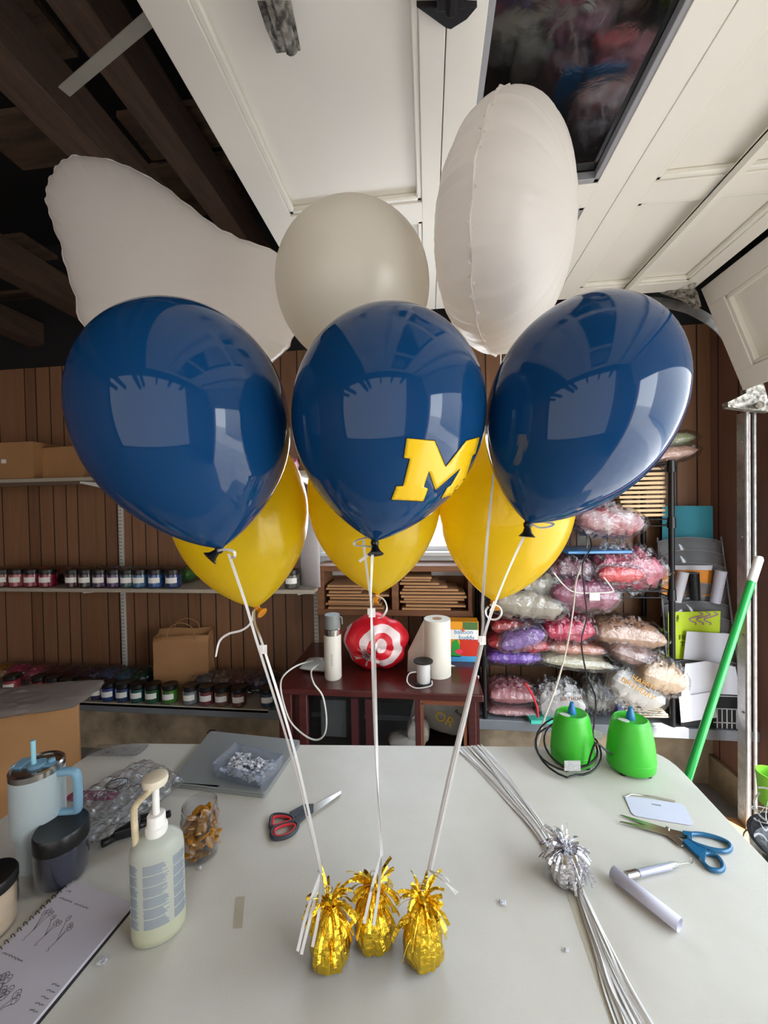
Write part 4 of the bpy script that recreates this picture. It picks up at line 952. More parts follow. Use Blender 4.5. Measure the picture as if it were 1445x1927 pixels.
# jar prototype (built at origin-like place then copied)
JR, JH = .041, .098
jcol = {}
def jm(c, n): 
    if n not in jcol: jcol[n] = mat('balloon_'+n, c, .35, bump=.5, bscale=70, var=.8, vscale=60)
    return jcol[n]
def jar_proto(p):
    t = thing('balloon_jar', p, 'x', 'jar')
    MB().lathe([(0, 0), (JR*.93, 0), (JR, .004), (JR, JH*.76), (JR*.9, JH*.8)], p, 24).build('glass_body', M_glass, t)
    n_ = noise3(2); MB().lathe([(0, .003), (JR*.86, .003), (JR*.93, .01), (JR*.94, JH*.5), (JR*.9, JH*.7), (0, JH*.74)], p, 24, fn=lambda th, z: 1+.025*math.sin(7*th+z*150)+.02*math.sin(11*th-z*220)).build('balloons_inside', jm((200, 40, 40), 'red'), t)
    MB().lathe([(JR*.97, JH*.78), (JR*1.0, JH*.785), (JR*1.0, JH*.98), (JR*.95, JH), (JR*.85, JH*.985), (0, JH*.985)], p, 28).build('lid', M_lidblack, t)
    b = MB(); vs = []; n = 10   # wrapped sticker facing the room
    for i in range(n+1):
        a = -PI/2+.25+(i/n-.5)*1.5; vs += [p+Vector((math.cos(a)*JR*1.012, math.sin(a)*JR*1.012, z)) for z in (JH*.28, JH*.58)]
    for i in range(n+1):
        a = -PI/2+.25+(i/n-.5)*1.5; vs += [p+Vector((math.cos(a)*JR*1.03, math.sin(a)*JR*1.03, z)) for z in (JH*.28, JH*.58)]
    m_ = 2*(n+1); fs = []
    for i in range(n): fs += [(2*i, 2*i+1, 2*i+3, 2*i+2), (m_+2*i, m_+2*i+1, m_+2*i+3, m_+2*i+2), (2*i, 2*i+2, m_+2*i+2, m_+2*i), (2*i+1, 2*i+3, m_+2*i+3, m_+2*i+1)]
    b.add(vs, fs); lb = b.build('sticker', M_white, t)
    return t
row1 = [(-22, 'dark red', (120, 20, 24)), (6, 'crimson', (150, 26, 34)), (32, 'salmon pink', (214, 96, 100)), (60, 'rose', (190, 60, 90)), (88, 'magenta red', (176, 20, 60)), (137, 'wine', (84, 20, 34)), (162, 'charcoal', (44, 40, 46)), (188, 'plum', (84, 56, 104)), (215, 'purple', (88, 54, 120)), (240, 'teal', (60, 104, 112)), (263, 'sky blue', (76, 130, 176)), (292, 'bright blue', (50, 104, 176)), (324, 'royal blue', (36, 66, 126))]
proto = None
def putjar(px, Y, z, cn, c, label, group):
    global proto
    x = AY(px, 1000, Y).x; loc = Vector((x, Y, z))
    if proto is None:
        proto = jar_proto(loc); proto['label'] = label; proto['group'] = group; ob = proto
        for ch in ob.children:
            if ch.name.startswith('balloons_inside'): ch.material_slots[0].link = 'OBJECT'; ch.material_slots[0].material = jm(c, cn)
    else: copy_tree(proto, loc, label, group, {'balloons_inside': jm(c, cn)})
for px, cn, c in row1: putjar(px, 1.955, zm+.0105, cn, c, 'black-lidded jar of %s balloons on the middle shelf' % cn, 'balloon jars on the middle shelf')
putjar(547, 1.955, zm+.0105, 'smoke grey', (96, 92, 84), 'black-lidded jar of smoke grey balloons at the right end of the middle shelf', 'balloon jars on the middle shelf')
row2 = [(14, 'coral', (206, 76, 84), .03), (66, 'scarlet', (150, 30, 36), .03), (93, 'ruby', (110, 24, 30), .03), (120, 'midnight', (36, 30, 50), .02), (150, 'lavender', (140, 110, 180), .0), (176, 'indigo', (48, 46, 96), .0), (198, 'cobalt', (40, 74, 150), -.01), (225, 'denim', (46, 70, 120), -.01), (252, 'teal green', (24, 98, 98), -.01), (280, 'forest green', (26, 92, 50), -.01), (312, 'lime green', (72, 140, 44), -.01), (351, 'silver', (150, 152, 156), -.01), (382, 'dusty red', (150, 70, 76), -.01), (411, 'bronze', (136, 92, 66), -.01), (443, 'copper', (124, 70, 60), -.01), (497, 'slate blue', (54, 74, 104), .0)]
for px, cn, c, dy in row2: putjar(px, 1.95+dy, zl+.0105, cn, c, 'black-lidded jar of %s balloons on the lowest shelf' % cn, 'balloon jars on the lowest shelf')
# bags of balloons behind the jars
def bag(name, label, cat, c, sz, cm, seed, rz=0.0, group=None, M=None, amp=.11, wrap=True, n=24, pw=.42, edge=.07, wscale=1.12, inner=.8, extra=None, freq=1.15):
    c = Vector(c); t = thing(name, c-Vector((0, 0, sz[2]/2)), label, cat, group)
    b = MB(); crumple(b, c, (sz[0]*inner, sz[1]*inner, sz[2]*.8), rz=rz, seed=seed, amp=amp, nu=n, nv=n, pw=pw, edge=edge*.5, M=M, freq=freq); b.build('contents', cm, t, sharp=32)
    if wrap:
        b = MB(); crumple(b, c, (sz[0]*wscale, sz[1]*wscale, sz[2]*1.02), rz=rz, seed=seed+7, amp=amp*.8, nu=n+6, nv=n+6, pw=pw*.9, edge=edge*1.3, M=M, freq=freq*1.4); b.build('plastic_wrap', M_wrap, t, sharp=28)
    if extra: extra(t)
    return t
def bm_(n, c): return mat('bag_'+n, c, .38, bump=.6, bscale=45, var=.7, vscale=26, coat=.15)
b1 = [(8, 'yellow', (196, 160, 40)), (40, 'gold orange', (204, 120, 34)), (75, 'bright orange', (222, 84, 30)), (112, 'brick red', (140, 36, 34)), (146, 'maroon', (90, 26, 34)), (180, 'dark violet', (62, 36, 70)), (212, 'dusty blue', (60, 86, 120)), (246, 'turquoise', (70, 150, 176)), (280, 'powder blue', (90, 130, 160)), (312, 'clear and grey', (110, 110, 112)), (352, 'leaf green', (50, 110, 44))]
for i, (px, cn, c) in enumerate(b1):
    x = AY(px, 1080, 2.09).x; bag('balloon_bag', 'bag of %s balloons behind the jars on the middle shelf' % cn, 'balloon bag', (x, 2.09, zm+.058), (.125, .15, .085), bm_(cn, c), 200+i, rz=R.uniform(-.4, .4), group='balloon bags on the middle shelf', n=14)
b2 = [(5, 'amber', (190, 120, 30)), (36, 'hot pink', (206, 70, 104)), (70, 'rose pink', (190, 76, 100)), (106, 'burgundy', (96, 28, 38)), (140, 'dark wine', (76, 26, 40)), (174, 'grape', (66, 36, 70)), (206, 'steel blue', (66, 84, 124)), (238, 'sea blue', (44, 96, 116)), (268, 'deep green', (24, 74, 60)), (388, 'clear grey', (96, 92, 88)), (420, 'tan', (120, 96, 76)), (450, 'rust', (116, 66, 56)), (482, 'mauve', (92, 62, 84)), (500, 'navy', (36, 50, 84))]
for i, (px, cn, c) in enumerate(b2):
    x = AY(px, 1280, 2.09).x; bag('balloon_bag', 'bag of %s balloons behind the jars on the lowest shelf' % cn, 'balloon bag', (x, 2.10, zl+.066), (.14, .15, .10), bm_(cn, c), 300+i, rz=R.uniform(-.4, .4), group='balloon bags on the lowest shelf', n=14)
# kraft paper bag
x0, x1 = AY(284, 1200, 2.05).x, AY(388, 1200, 2.05).x; zb = zl+.0105; ztp = AY(330, 1203, 2.0).z
t = thing('paper_bag', ((x0+x1)/2, 2.08, zb), 'brown kraft paper bag with twisted handles on the lowest shelf', 'paper bag')
wB, dB, hB = x1-x0-.04, .11, ztp-zb; cB = Vector(((x0+x1)/2, 2.10, zb)); Rz = Matrix.Rotation(.22, 3, 'Z')
def bp_(x, y, z): return cB+Rz @ Vector((x, y, z))
b = MB(); n = 9; per = [(-.5, -.5), (-.17, -.5), (.17, -.5), (.5, -.5), (.47, 0), (.5, .5), (.17, .5), (-.17, .5), (-.5, .5), (-.47, 0)]
vs = []; rk = random.Random(6); lv = 7
for k in range(lv+1):
    for (u, v) in per: vs.append(bp_(u*wB*(1+.02*k/lv)+rk.uniform(-.002, .002), v*dB*(1-.25*k/lv)+rk.uniform(-.003, .003), hB*k/lv+(rk.uniform(-.006, .006) if k == lv else 0)+(0.02 if k == lv and v > 0 else 0)))
N_ = len(per); fs = [(k*N_+i, k*N_+(i+1) % N_, (k+1)*N_+(i+1) % N_, (k+1)*N_+i) for k in range(lv) for i in range(N_)]+[tuple(range(N_))[::-1]]
o = b.add(vs, fs).build('bag_body', M_kraftbag, t, sharp=20); sm = o.modifiers.new('s', 'SOLIDIFY'); sm.thickness = .001
for v in (-.4, .42): MB().tube(spline([bp_(-.16*wB*1.6, v*dB, hB*.93), bp_(-.13*wB*1.6, v*dB, hB+.045), bp_(0, v*dB, hB+.075), bp_(.13*wB*1.6, v*dB, hB+.045), bp_(.16*wB*1.6, v*dB, hB*.93)], 6), .0022, 8).build('handle', M_kraftbag, t)
# boxes
def cbox(label, c, sz, rz, extra=None, name='cardboard_box'):
    t = thing(name, (c[0], c[1], c[2]-sz[2]/2), label, 'box'); MB().box(c, sz, rz=rz).build('box_body', M_kraft, t, bevel=.002)
    return t
xa = AY(65, 860, 1.93).x; zb_ = AY(65, 832, 1.95).z; hB_ = zb_-(zT+.012)
t = cbox('flat cardboard box on the top shelf at far left', (xa-.24, 2.0, zT+.011+hB_/2), (.48, .16, hB_), .0)
q = AY(6, 868, 1.916); MB().box((q.x, 1.9185, q.z), (.03, .0015, .022)).build('white_label', M_white, t)
cbox('second cardboard box on the top shelf behind the left navy balloon', (xa+.155, 2.055, zT+.011+hB_*.43), (.30, .20, hB_*.86), -.12)
# large box at left, with grey sheet on top
d0 = 1.18; c1 = P(147, 1312, 1.28); c0 = P(0, 1388, .95); zc = c1.z
bx1 = P(147, 1312, 1.25); 
t = thing('cardboard_box', (-1.32, 1.2, .30), 'large cardboard box standing left of the table, behind the tumbler', 'box')
_c, _d = P(-520, 1297, 1.30), P(149, 1297, 1.30)
top = [Vector((bx1.x, bx1.y, 0)), Vector((bx1.x-.62, bx1.y-.34, 0)), Vector((_c.x, _c.y, 0)), Vector((_d.x, _d.y, 0))]
zt4 = bx1.z
zbx = AY(147, 1396, bx1.y).z-.25
MB().hexa([Vector((v.x, v.y, max(zbx, .05))) for v in top], [Vector((v.x, v.y, zt4)) for v in top]).build('box_body', M_kraft, t, bevel=.003)
fl = [top[0]+Vector((0, 0, zt4+.001)), top[1]+Vector((0, 0, zt4+.001))]; nn_ = Vector((-.48, .88, 0))*.05
MB().hexa([fl[0], fl[1], fl[1]+nn_*.9+Vector((0, 0, .015)), fl[0]+nn_*.9+Vector((0, 0, .015))], [q+Vector((0, 0, .004)) for q in (fl[0], fl[1], fl[1]+nn_*.9+Vector((0, 0, .015)), fl[0]+nn_*.9+Vector((0, 0, .015)))]).build('flap', M_kraft, t)
wq = P(45, 1322, 1.19); b = MB(); crumple(b, Vector((wq.x-.02, wq.y+.0, zt4+.022)), (.42, .20, .034), rz=.33, seed=77, amp=.1, nu=40, nv=24, edge=.05, freq=1.2)
tag(b.build('grey_wrapper', mat('grey_film', (128, 120, 116), .35, bump=.3, bscale=20, coat=.2), sharp=30), 'crumpled grey plastic wrapper lying on the large cardboard box', 'wrapper')
tag(MB().box((-1.55, .95, .5), (.5, .6, .1), rz=.5).build('black_case', M_darkbag, bevel=.01), 'black case showing under the large cardboard box at left edge', 'case')
# ================================================================ CENTRE: cabinet, console and things on it
ca, cb2 = AY(596, 1110, 1.98).x, AY(889, 1110, 1.98).x; cz0, cz1 = AY(740, 1158, 1.98).z, AY(740, 1066, 1.98).z; cdv = AY(743, 1110, 1.98).x
t = thing('pigeonhole_shelf', ((ca+cb2)/2, 2.08, cz0), 'pine wall shelf with two compartments holding cardboard sheets', 'shelf')
b = MB(); b.box(((ca+cb2)/2, 2.085, cz1-.012), (cb2-ca, .21, .03)); b.build('top_board', M_cabwood, t, bevel=.002)
MB().box(((ca+cb2)/2, 2.085, cz0+.012), (cb2-ca, .21, .03)).build('bottom_board', M_cabwood, t, bevel=.002)
for x in (ca+.02, cdv, cb2-.012): MB().box((x, 2.085, (cz0+cz1)/2), (.035 if x != cb2-.012 else .02, .208, cz1-cz0-.052)).build('upright_board', M_cabwood, t, bevel=.002)
MB().box(((ca+cb2)/2, 2.192, (cz0+cz1)/2), (cb2-ca-.01, .006, cz1-cz0-.05)).build('back_board', M_cabwood, t)
rc = random.Random(9)
def sheets(x0, x1, n, zbot, ztop, grp, cnt):
    for i in range(n):
        z = zbot+(ztop-zbot)*(i+.5)/n; xa_ = x0+rc.uniform(0, .035); xb = x1-rc.uniform(0, .10)-(.08 if i > n*.6 else 0)
        o = MB().box(((xa_+xb)/2, 2.065+rc.uniform(-.012, .012), z), (xb-xa_, .17, (ztop-zbot)/n*.62), rz=rc.uniform(-.015, .015)).build('cardboard_sheet', M_card); tag(o, ('topmost' if i == n-1 else 'lowest' if i == 0 else 'flat')+' brown cardboard sheet stacked in the %s compartment of the pine shelf' % cnt, 'cardboard sheet', grp)
sheets(ca+.045, cdv-.022, 8, cz0+.028, cz0+.16, 'cardboard sheets in the left compartment', 'left')
sheets(cdv+.025, cb2-.03, 11, cz0+.028, cz1-.05, 'cardboard sheets in the right compartment', 'right')
# paper sheets at the end of the middle shelf
pA, pB = AY(556, 1000, 1.97), AY(601, 1000, 1.97); zA, zB = zm+.011, AY(580, 955, 1.97).z
b = MB(); vs = []
for i in range(9):
    u = i/8; x = pA.x+(pB.x-pA.x)*u; y = 2.02-.05*math.sin(u*PI*.5); vs += [(x, y, zA), (x, y-.01, zB-.04*u)]
b.add(vs, [(2*i, 2*i+1, 2*i+3, 2*i+2) for i in range(8)]); o = b.build('paper_sheet', mat('printed_sheet', (196, 192, 196), .7, var=.15, vscale=80)); sm = o.modifiers.new('s', 'SOLIDIFY'); sm.thickness = .001
tag(o, 'curled white printed sheets standing at the right end of middle shelf', 'paper')
q = AY(548, 868, 1.98); b = MB(); crumple(b, Vector((q.x, 1.99, zT+.05)), (.06, .08, .07), seed=5, amp=.2); tag(b.build('pink_packet', cloth('pink_film', (176, 70, 110))), 'small pink packet on the top shelf between two navy balloons', 'packet')
# console
kx0, kx1 = AY(514, 1296, 1.53).x, AY(908, 1303, 1.56).x; kz = .75
t = thing('console_cabinet', ((kx0+kx1)/2, 1.8, 0), 'maroon wooden cabinet with glass front behind the table', 'cabinet')
MB().box(((kx0+kx1)/2, 1.80, kz-.014), (kx1-kx0, .54, .028)).build('top_board', M_console, t, bevel=.004)
kc = (kx0+kx1)/2
for x in (kx0+.03, kx1-.03): MB().box((x, 1.8, (kz-.028)/2), (.03, .5, kz-.03)).build('side_panel', M_console, t)
for px, w_ in ((540, .05), (572, .035), (787, .025), (888, .03)):
    x = AY(px, 1350, 1.56).x; MB().box((x, 1.562, (kz-.03)/2), (w_, .03, kz-.03)).build('front_stile', M_console, t, bevel=.002)
xg0, xg1 = AY(792, 1350, 1.56).x, AY(876, 1350, 1.56).x
b = MB(); b.box(((xg0+xg1)/2, 1.558, kz-.045), (xg1-xg0+.02, .02, .018)).box((xg0+.005, 1.558, .37), (.012, .02, .66)).box((xg1-.003, 1.558, .37), (.012, .02, .66)); b.build('door_frame', mat('lighter_door_wood', (130, 74, 48), .4), t)
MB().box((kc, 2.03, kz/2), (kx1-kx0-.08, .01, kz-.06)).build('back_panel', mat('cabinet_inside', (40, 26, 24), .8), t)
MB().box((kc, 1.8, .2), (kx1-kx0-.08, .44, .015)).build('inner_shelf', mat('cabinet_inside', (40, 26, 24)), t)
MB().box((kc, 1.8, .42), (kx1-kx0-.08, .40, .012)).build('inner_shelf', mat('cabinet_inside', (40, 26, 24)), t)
MB().box((kc-.1, 1.572, .38), (kx1-kx0-.3, .004, .68)).build('glass_front', M_pane, t)
# in the cabinet
tag(MB().box((AY(680, 1350, 1.75).x-.12, 1.78, .535), (.12, .16, .17)).build('storage_box', mat('dim_grey_box', (84, 86, 84), .7), bevel=.003), 'pale storage box behind the glass of maroon cabinet', 'box')
for lab, px in (('dark red folder standing behind the cabinet glass, left one', 672), ('dark red folder standing behind the cabinet glass, right one', 698)):
    tag(MB().box((AY(px, 1350, 1.72).x, 1.74, .54), (.03, .16, .22)).build('folder', mat('dark_red_card', (96, 24, 28), .5)), lab, 'folder')
q = AY(765, 1335, 1.70)
b = MB(); crumple(b, (q.x-.0, 1.70, .455), (.17, .09, .06), seed=19, amp=.05, sharp_=1.5); crumple(b, (q.x+.05, 1.70, .50), (.10, .08, .11), seed=20, amp=.05)
tag(b.build('white_shoe', mat('shoe_white', (190, 184, 174), .6)), 'white shoe lying inside the maroon cabinet', 'shoe')
q = AY(838, 1325, 1.66)
t = thing('foil_package', (q.x, 1.70, .43), 'white foil package with gold letters in the right cabinet door', 'package')
b = MB(); crumple(b, (q.x-.0, 1.80, .60), (.26, .32, .05), seed=41, amp=.1, M=Matrix.Rotation(.3, 3, 'Y') @ Matrix.Rotation(PI/2, 3, 'X')); b.build('package_film', mat('package_white', (200, 196, 188), .3, bump=.5, bscale=20, coat=.4), t, sharp=30)
M_ = Matrix.Translation(AY(832, 1360, 1.70)) @ Matrix.Rotation(PI/2, 4, 'X') @ Matrix.Rotation(-.5, 4, 'Z'); MB().text('OR', .062, M_, ext=.002).build('gold_lettering', mat('gold_letter', (226, 178, 30), .3, metal=.2), t)
M_ = Matrix.Translation(AY(862, 1345, 1.70)) @ Matrix.Rotation(PI/2, 4, 'X') @ Matrix.Rotation(-.7, 4, 'Z'); MB().text('Both', .022, M_, ext=.001).build('black_lettering', M_ink, t)
# things on the console
p = AY(641, 1287, 1.60); p = Z(627, 1275, kz); hb2 = zat(1156, p.x, p.y)-kz
t = thing('water_bottle', p, 'white steel water bottle with grey flip lid on maroon cabinet', 'bottle'); rr = .0375
MB().lathe([(0, 0), (rr*.93, 0), (rr, .006), (rr, hb2*.66), (rr*.97, hb2*.69), (0, hb2*.69)], p, 36).build('body', mat('white_powder_coat', (224, 218, 208), .45), t)
MB().lathe([(rr*.97, hb2*.69), (rr*.98, hb2*.70), (rr*.98, hb2*.78), (rr*.9, hb2*.79), (0, hb2*.79)], p, 36).build('steel_neck', M_stain, t)
MB().lathe([(0, hb2*.79), (rr*.93, hb2*.79), (rr*.95, hb2*.80), (rr*.93, hb2*.97), (rr*.86, hb2), (0, hb2)], p, 36).build('lid', mat('lid_grey', (128, 132, 130), .5), t)
MB().tube(spline([p+Vector((rr*.8, -.01, hb2*.97)), p+Vector((rr*1.2, -.01, hb2*.96)), p+Vector((rr*1.25, -.01, hb2*.86))], 5), .003, 8).build('loop_handle', mat('lid_grey', (128, 132, 130)), t)
fr_ = Vector((CAM.x-p.x, CAM.y-p.y, 0)).normalized()
M_ = Matrix.Translation(p+fr_*(rr*1.01)+Vector((-.008, 0, hb2*.33))) @ Matrix.Rotation(math.atan2(fr_.y, fr_.x)+PI/2, 4, 'Z') @ Matrix.Rotation(PI/2, 4, 'X') @ Matrix.Rotation(-PI/2, 4, 'Z'); MB().text('ADVANCE', .011, M_, ext=.0015).build('lettering', mat('grey_ink', (120, 116, 112)), t)
# spool
p = Z(797, 1285, kz); t = thing('ribbon_spool', p, 'spool of white curling ribbon with black flanges on maroon cabinet', 'spool'); hsp = zat(1243, p.x, p.y)-kz
MB().lathe([(.012, 0), (.041, 0), (.041, .004), (.028, .006), (.012, .006)], p, 32).build('lower_flange', M_lidblack, t)
MB().lathe([(.012, hsp), (.041, hsp), (.041, hsp-.004), (.028, hsp-.008), (.014, hsp-.010), (.012, hsp-.012)], p, 32).build('upper_flange', M_lidblack, t)
MB().lathe([(.012, .006), (.028, .006), (.029, .02), (.028, hsp*.5), (.0295, hsp*.7), (.028, hsp-.008), (.012, hsp-.008)], p, 32, fn=lambda th, z: 1+.008*math.sin(z*900)).build('wound_ribbon', M_ribbon, t)
MB().strip(spline([p+Vector((-.03, -.01, .05)), p+Vector((-.06, -.02, .045)), p+Vector((-.066, -.03, .014)), p+Vector((-.03, -.055, .003)), p+Vector((.03, -.05, .012)), p+Vector((.035, -.02, .02))], 8), .005, (0, -.6, .8)).build('loose_end', M_ribbon, t)
# paper towel
p = Z(824, 1268, kz); hp_ = zat(1164, p.x, p.y)-kz; t = thing('paper_towel_roll', p, 'upright white paper towel roll with loose sheet on maroon cabinet', 'paper towel'); rr = .058
MB().lathe([(.02, 0), (rr, 0), (rr, hp_), (.02, hp_), (.02, hp_-.02)], p, 40).build('towel_roll', mat('towel_paper', (232, 226, 214), .85, bump=.15, bscale=200), t)
MB().lathe([(.018, hp_-.01), (.021, hp_-.01), (.021, hp_+.001), (.018, hp_+.001)], p, 24).build('cardboard_core', M_kraft, t)
e0 = p+Vector((-rr*.98, -.01, 0)); b = MB(); vs = []; n = 8
for i in range(n+1):
    u = i/n; vs += [e0+Vector((-.08*u, .02*u, .001)), e0+Vector((-.08*u, .02*u, .001)) if False else e0+Vector((-.075*u, .02*u, hp_*(1-.62*u)))]
b.add(vs, [(2*i, 2*i+1, 2*i+3, 2*i+2) for i in range(n)]); o = b.build('loose_sheet', mat('towel_paper', (232, 226, 214)), t); sm = o.modifiers.new('s', 'SOLIDIFY'); sm.thickness = .0015
# balloon buddy box
p = Z(878, 1245, kz); bw, bh = .10, zat(1170, p.x, p.y)-kz; xb0, xb1 = AY(856, 1220, p.y).x, AY(899, 1220, p.y).x
t = thing('retail_box', p, 'colourful box lettered balloon buddy beside the paper towel', 'box'); cx_ = (xb0+xb1)/2-.01; bw = xb1-xb0+.03
MB().box((cx_, p.y+.035, kz+bh/2), (bw, .07, bh)).build('carton', mat('box_orange', (226, 150, 30), .4), t)
b = MB(); yf = p.y-.0012
b.box((cx_+.025, yf, kz+bh*.32), (bw-.05, .001, bh*.5)); b.build('red_panel', mat('box_red', (198, 48, 30), .4), t)
MB().box((cx_+bw*.22, yf, kz+bh*.86), (bw*.5, .001, bh*.26)).build('green_panel', mat('box_green', (74, 108, 58), .4), t)
MB().prism([(cx_-bw*.46, yf-.001, kz+bh*.12), (cx_-bw*.12, yf-.001, kz+bh*.12), (cx_-bw*.16, yf-.001, kz+bh*.42), (cx_-bw*.24, yf-.001, kz+bh*.56), (cx_-bw*.4, yf-.001, kz+bh*.5)], (0, .0008, 0)).build('printed_pump', mat('box_pump_green', (40, 150, 60), .4), t)
MB().box((cx_, yf-.0005, kz+bh*.07), (bw, .001, bh*.14)).build('blue_strip', mat('box_blue', (70, 150, 200), .4), t)
Mx = lambda x, z, s=0: Matrix.Translation((x, yf-.002, z)) @ Matrix.Rotation(PI/2, 4, 'X') @ Matrix.Rotation(s, 4, 'Z')
MB().box((cx_, yf-.001, kz+bh*.68), (bw*.98, .0006, bh*.24)).build('lettering_ground', M_white, t)
MB().text('balloon', .030, Mx(cx_-.002, kz+bh*.70), ext=.0004).text('buddy', .030, Mx(cx_+.012, kz+bh*.56), ext=.0004).build('lettering', mat('title_blue', (60, 130, 180), .4), t)
MB().lathe(disc_prof(1, 0, .001), (0, 0, 0), 24, ex=.018, ey=.013).build('tmp', M_white) ; bpy.data.objects.remove(bpy.data.objects['tmp'])
MB().prism([(cx_-bw*.18+.018*math.cos(a), yf-.0022, kz+bh*.25+.012*math.sin(a)) for a in [2*PI*i/20 for i in range(20)]], (0, .001, 0)).build('oval_seal', mat('seal_pink', (226, 60, 90), .4), t)
MB().sphere((cx_-.002, yf-.002, kz+bh*.79), .006, 8, sc_=(1, .3, 1.3)).build('printed_balloon', mat('bal_orange', (235, 110, 40), .4), t)
# pouch with cable, small things
q = Z(588, 1262, kz)
b = MB(); crumple(b, q+Vector((.03, .03, .018)), (.17, .13, .032), rz=-.1, seed=3, amp=.05); tag(b.build('white_pouch', mat('pouch_white', (206, 210, 206), .4, bump=.2)), 'white padded pouch lying left of the water bottle', 'pouch')
yk = 1.5
b = MB(); b.tube(spline([Z(605, 1240, kz+.04), Z(590, 1243, kz+.03), AY(560, 1252, 1.56), AY(535, 1270, yk), AY(528, 1290, yk), AY(534, 1325, yk), AY(548, 1360, yk), AY(575, 1385, yk), AY(597, 1392, yk), AY(611, 1380, yk), AY(614, 1350, yk), AY(607, 1310, yk), AY(590, 1285, yk), AY(586, 1262, 1.56), Z(600, 1250, kz+.04)], 8), .0035, 8)
tag(b.build('charging_cable', M_cwhite), 'white cable hanging in a loop in front of maroon cabinet', 'cable')
# bullseye bag
q = Z(708, 1268, kz); SZ = .26
t = thing('red_shopping_bag', q, 'crumpled red bag printed with white bullseye rings on maroon cabinet', 'bag')
M_red = mat('red_bag_film', (206, 22, 40), .38, bump=.25, bscale=14, coat=.2)
# procedural bullseye: rings by distance from a point in object space
def rings_mat():
    m, n, bb = nodes('bullseye_film'); N, L = n.nodes, n.links; tc = N.new('ShaderNodeTexCoord'); mp = N.new('ShaderNodeMapping')
    nz = N.new('ShaderNodeTexNoise'); nz.inputs['Scale'].default_value = 9; ad = N.new('ShaderNodeMix'); ad.data_type = 'VECTOR'; ad.inputs[0].default_value = .05
    L.new(tc.outputs['Object'], nz.inputs[0]); L.new(tc.outputs['Object'], ad.inputs[4]); L.new(nz.outputs[1], ad.inputs[5])
    sx = N.new('ShaderNodeSeparateXYZ'); L.new(ad.outputs[1], sx.inputs[0]); cb_ = N.new('ShaderNodeCombineXYZ'); L.new(sx.outputs[0], cb_.inputs[0]); L.new(sx.outputs[2], cb_.inputs[1])
    ds = N.new('ShaderNodeVectorMath'); ds.operation = 'DISTANCE'; ds.inputs[1].default_value = (.046, .150, 0); L.new(cb_.outputs[0], ds.inputs[0])
    rp = N.new('ShaderNodeValToRGB'); rp.color_ramp.interpolation = 'CONSTANT'; L.new(ds.outputs['Value'], rp.inputs[0])
    e = rp.color_ramp.elements; w_, r_ = col((226, 206, 206)), col((204, 20, 38)); e[0].position = 0; e[0].color = w_; e[1].position = .030; e[1].color = r_
    for p_, c_ in ((.055, w_), (.083, r_), (.150, w_), (.166, r_)): x = e.new(p_); x.color = c_
    L.new(rp.outputs[0], bb.inputs['Base Color']); bb.inputs['Roughness'].default_value = .38; bb.inputs['Coat Weight'].default_value = .2
    return m
b = MB(); n5 = noise3(5)
cc_ = q+Vector((0, .06, .125))
def fold(d):
    a = math.atan2(d.z, d.x); f_ = .95+.11*n5(d*2)+.02*math.sin(a*9+d.y*4)+.12*abs(math.sin(a*2.5+.6))+.05*abs(n5(d*4))
    if d.z < -.75: f_ *= .93
    return f_
b.sphere(cc_, 1, 40, sc_=(.142, .085, .122), fn=fold); b.build('bag_film', rings_mat(), t, sharp=24)
b = MB(); kp = cc_+Vector((-.03, -.083, -.035)); rr_ = random.Random(2)
for i in range(13):   # gathered folds around the tied point
    a = 2*PI*i/13; e_ = kp+Vector((math.cos(a)*.075, .03, math.sin(a)*.06)); e2_ = kp+Vector((math.cos(a+.25)*.075, .03, math.sin(a+.25)*.06)); b.add([kp+Vector((0, -.012, 0)), e_, (e_+e2_)/2+Vector((0, -.022, 0))+(kp-e_)*.2, e2_], [(0, 1, 2), (0, 2, 3)], i % 2)
o = b.build('gathered_folds', [M_red, mat('white_print', (226, 206, 206), .4)], t, sharp=20); sm = o.modifiers.new('s', 'SOLIDIFY'); sm.thickness = .0015
# ================================================================ RIGHT: wire rack with bags
YR0, YR1 = 1.915, 2.15
rx0, rx1 = AY(912, 1340, YR0).x, AY(1264, 1100, YR0).x
zs = [.451+.03, zat(1248, rx1, YR0), zat(1113, rx1, YR0), zat(977, rx1, YR0), zat(872, rx1, YR0)]
t = thing('wire_rack', ((rx0+rx1)/2, 2.03, .451), 'black wire shelving rack standing on the grey wall ledge', 'wire rack')
for x in (rx0, rx1):
    for y in (YR0, YR1):
        MB().tube([(x, y, .4515), (x, y, zs[-1]+.01)], .0125, 12).lathe([(0, 0), (.0135, 0), (.0135, .005), (0, .005)], (x, y, zs[-1]+.01), 12).build('post', M_black_metal, t)
for z in zs[1:]:
    b = MB()
    for dz in (0, -.03):
        for (p0, p1) in (((rx0, YR0), (rx1, YR0)), ((rx0, YR1), (rx1, YR1)), ((rx0, YR0), (rx0, YR1)), ((rx1, YR0), (rx1, YR1))): b.tube([(*p0, z+dz), (*p1, z+dz)], .003, 6)
    k = 26; b.tube([(rx0+(rx1-rx0)*i/k, YR0, z-(.03 if i % 2 else 0)) for i in range(k+1)], .002, 5)
    for i in range(1, 30): x = rx0+(rx1-rx0)*i/30; b.tube([(x, YR0, z+.003), (x, YR1, z+.003)], .0014, 4)
    for x in (rx0, rx1): b.lathe([(.0128, -.04), (.018, -.04), (.016, .01), (.0128, .01)], (x, YR0, z), 10)
    b.build('wire_shelf', M_black_metal, t)
G = 'wrapped balloon packs on the wire rack'
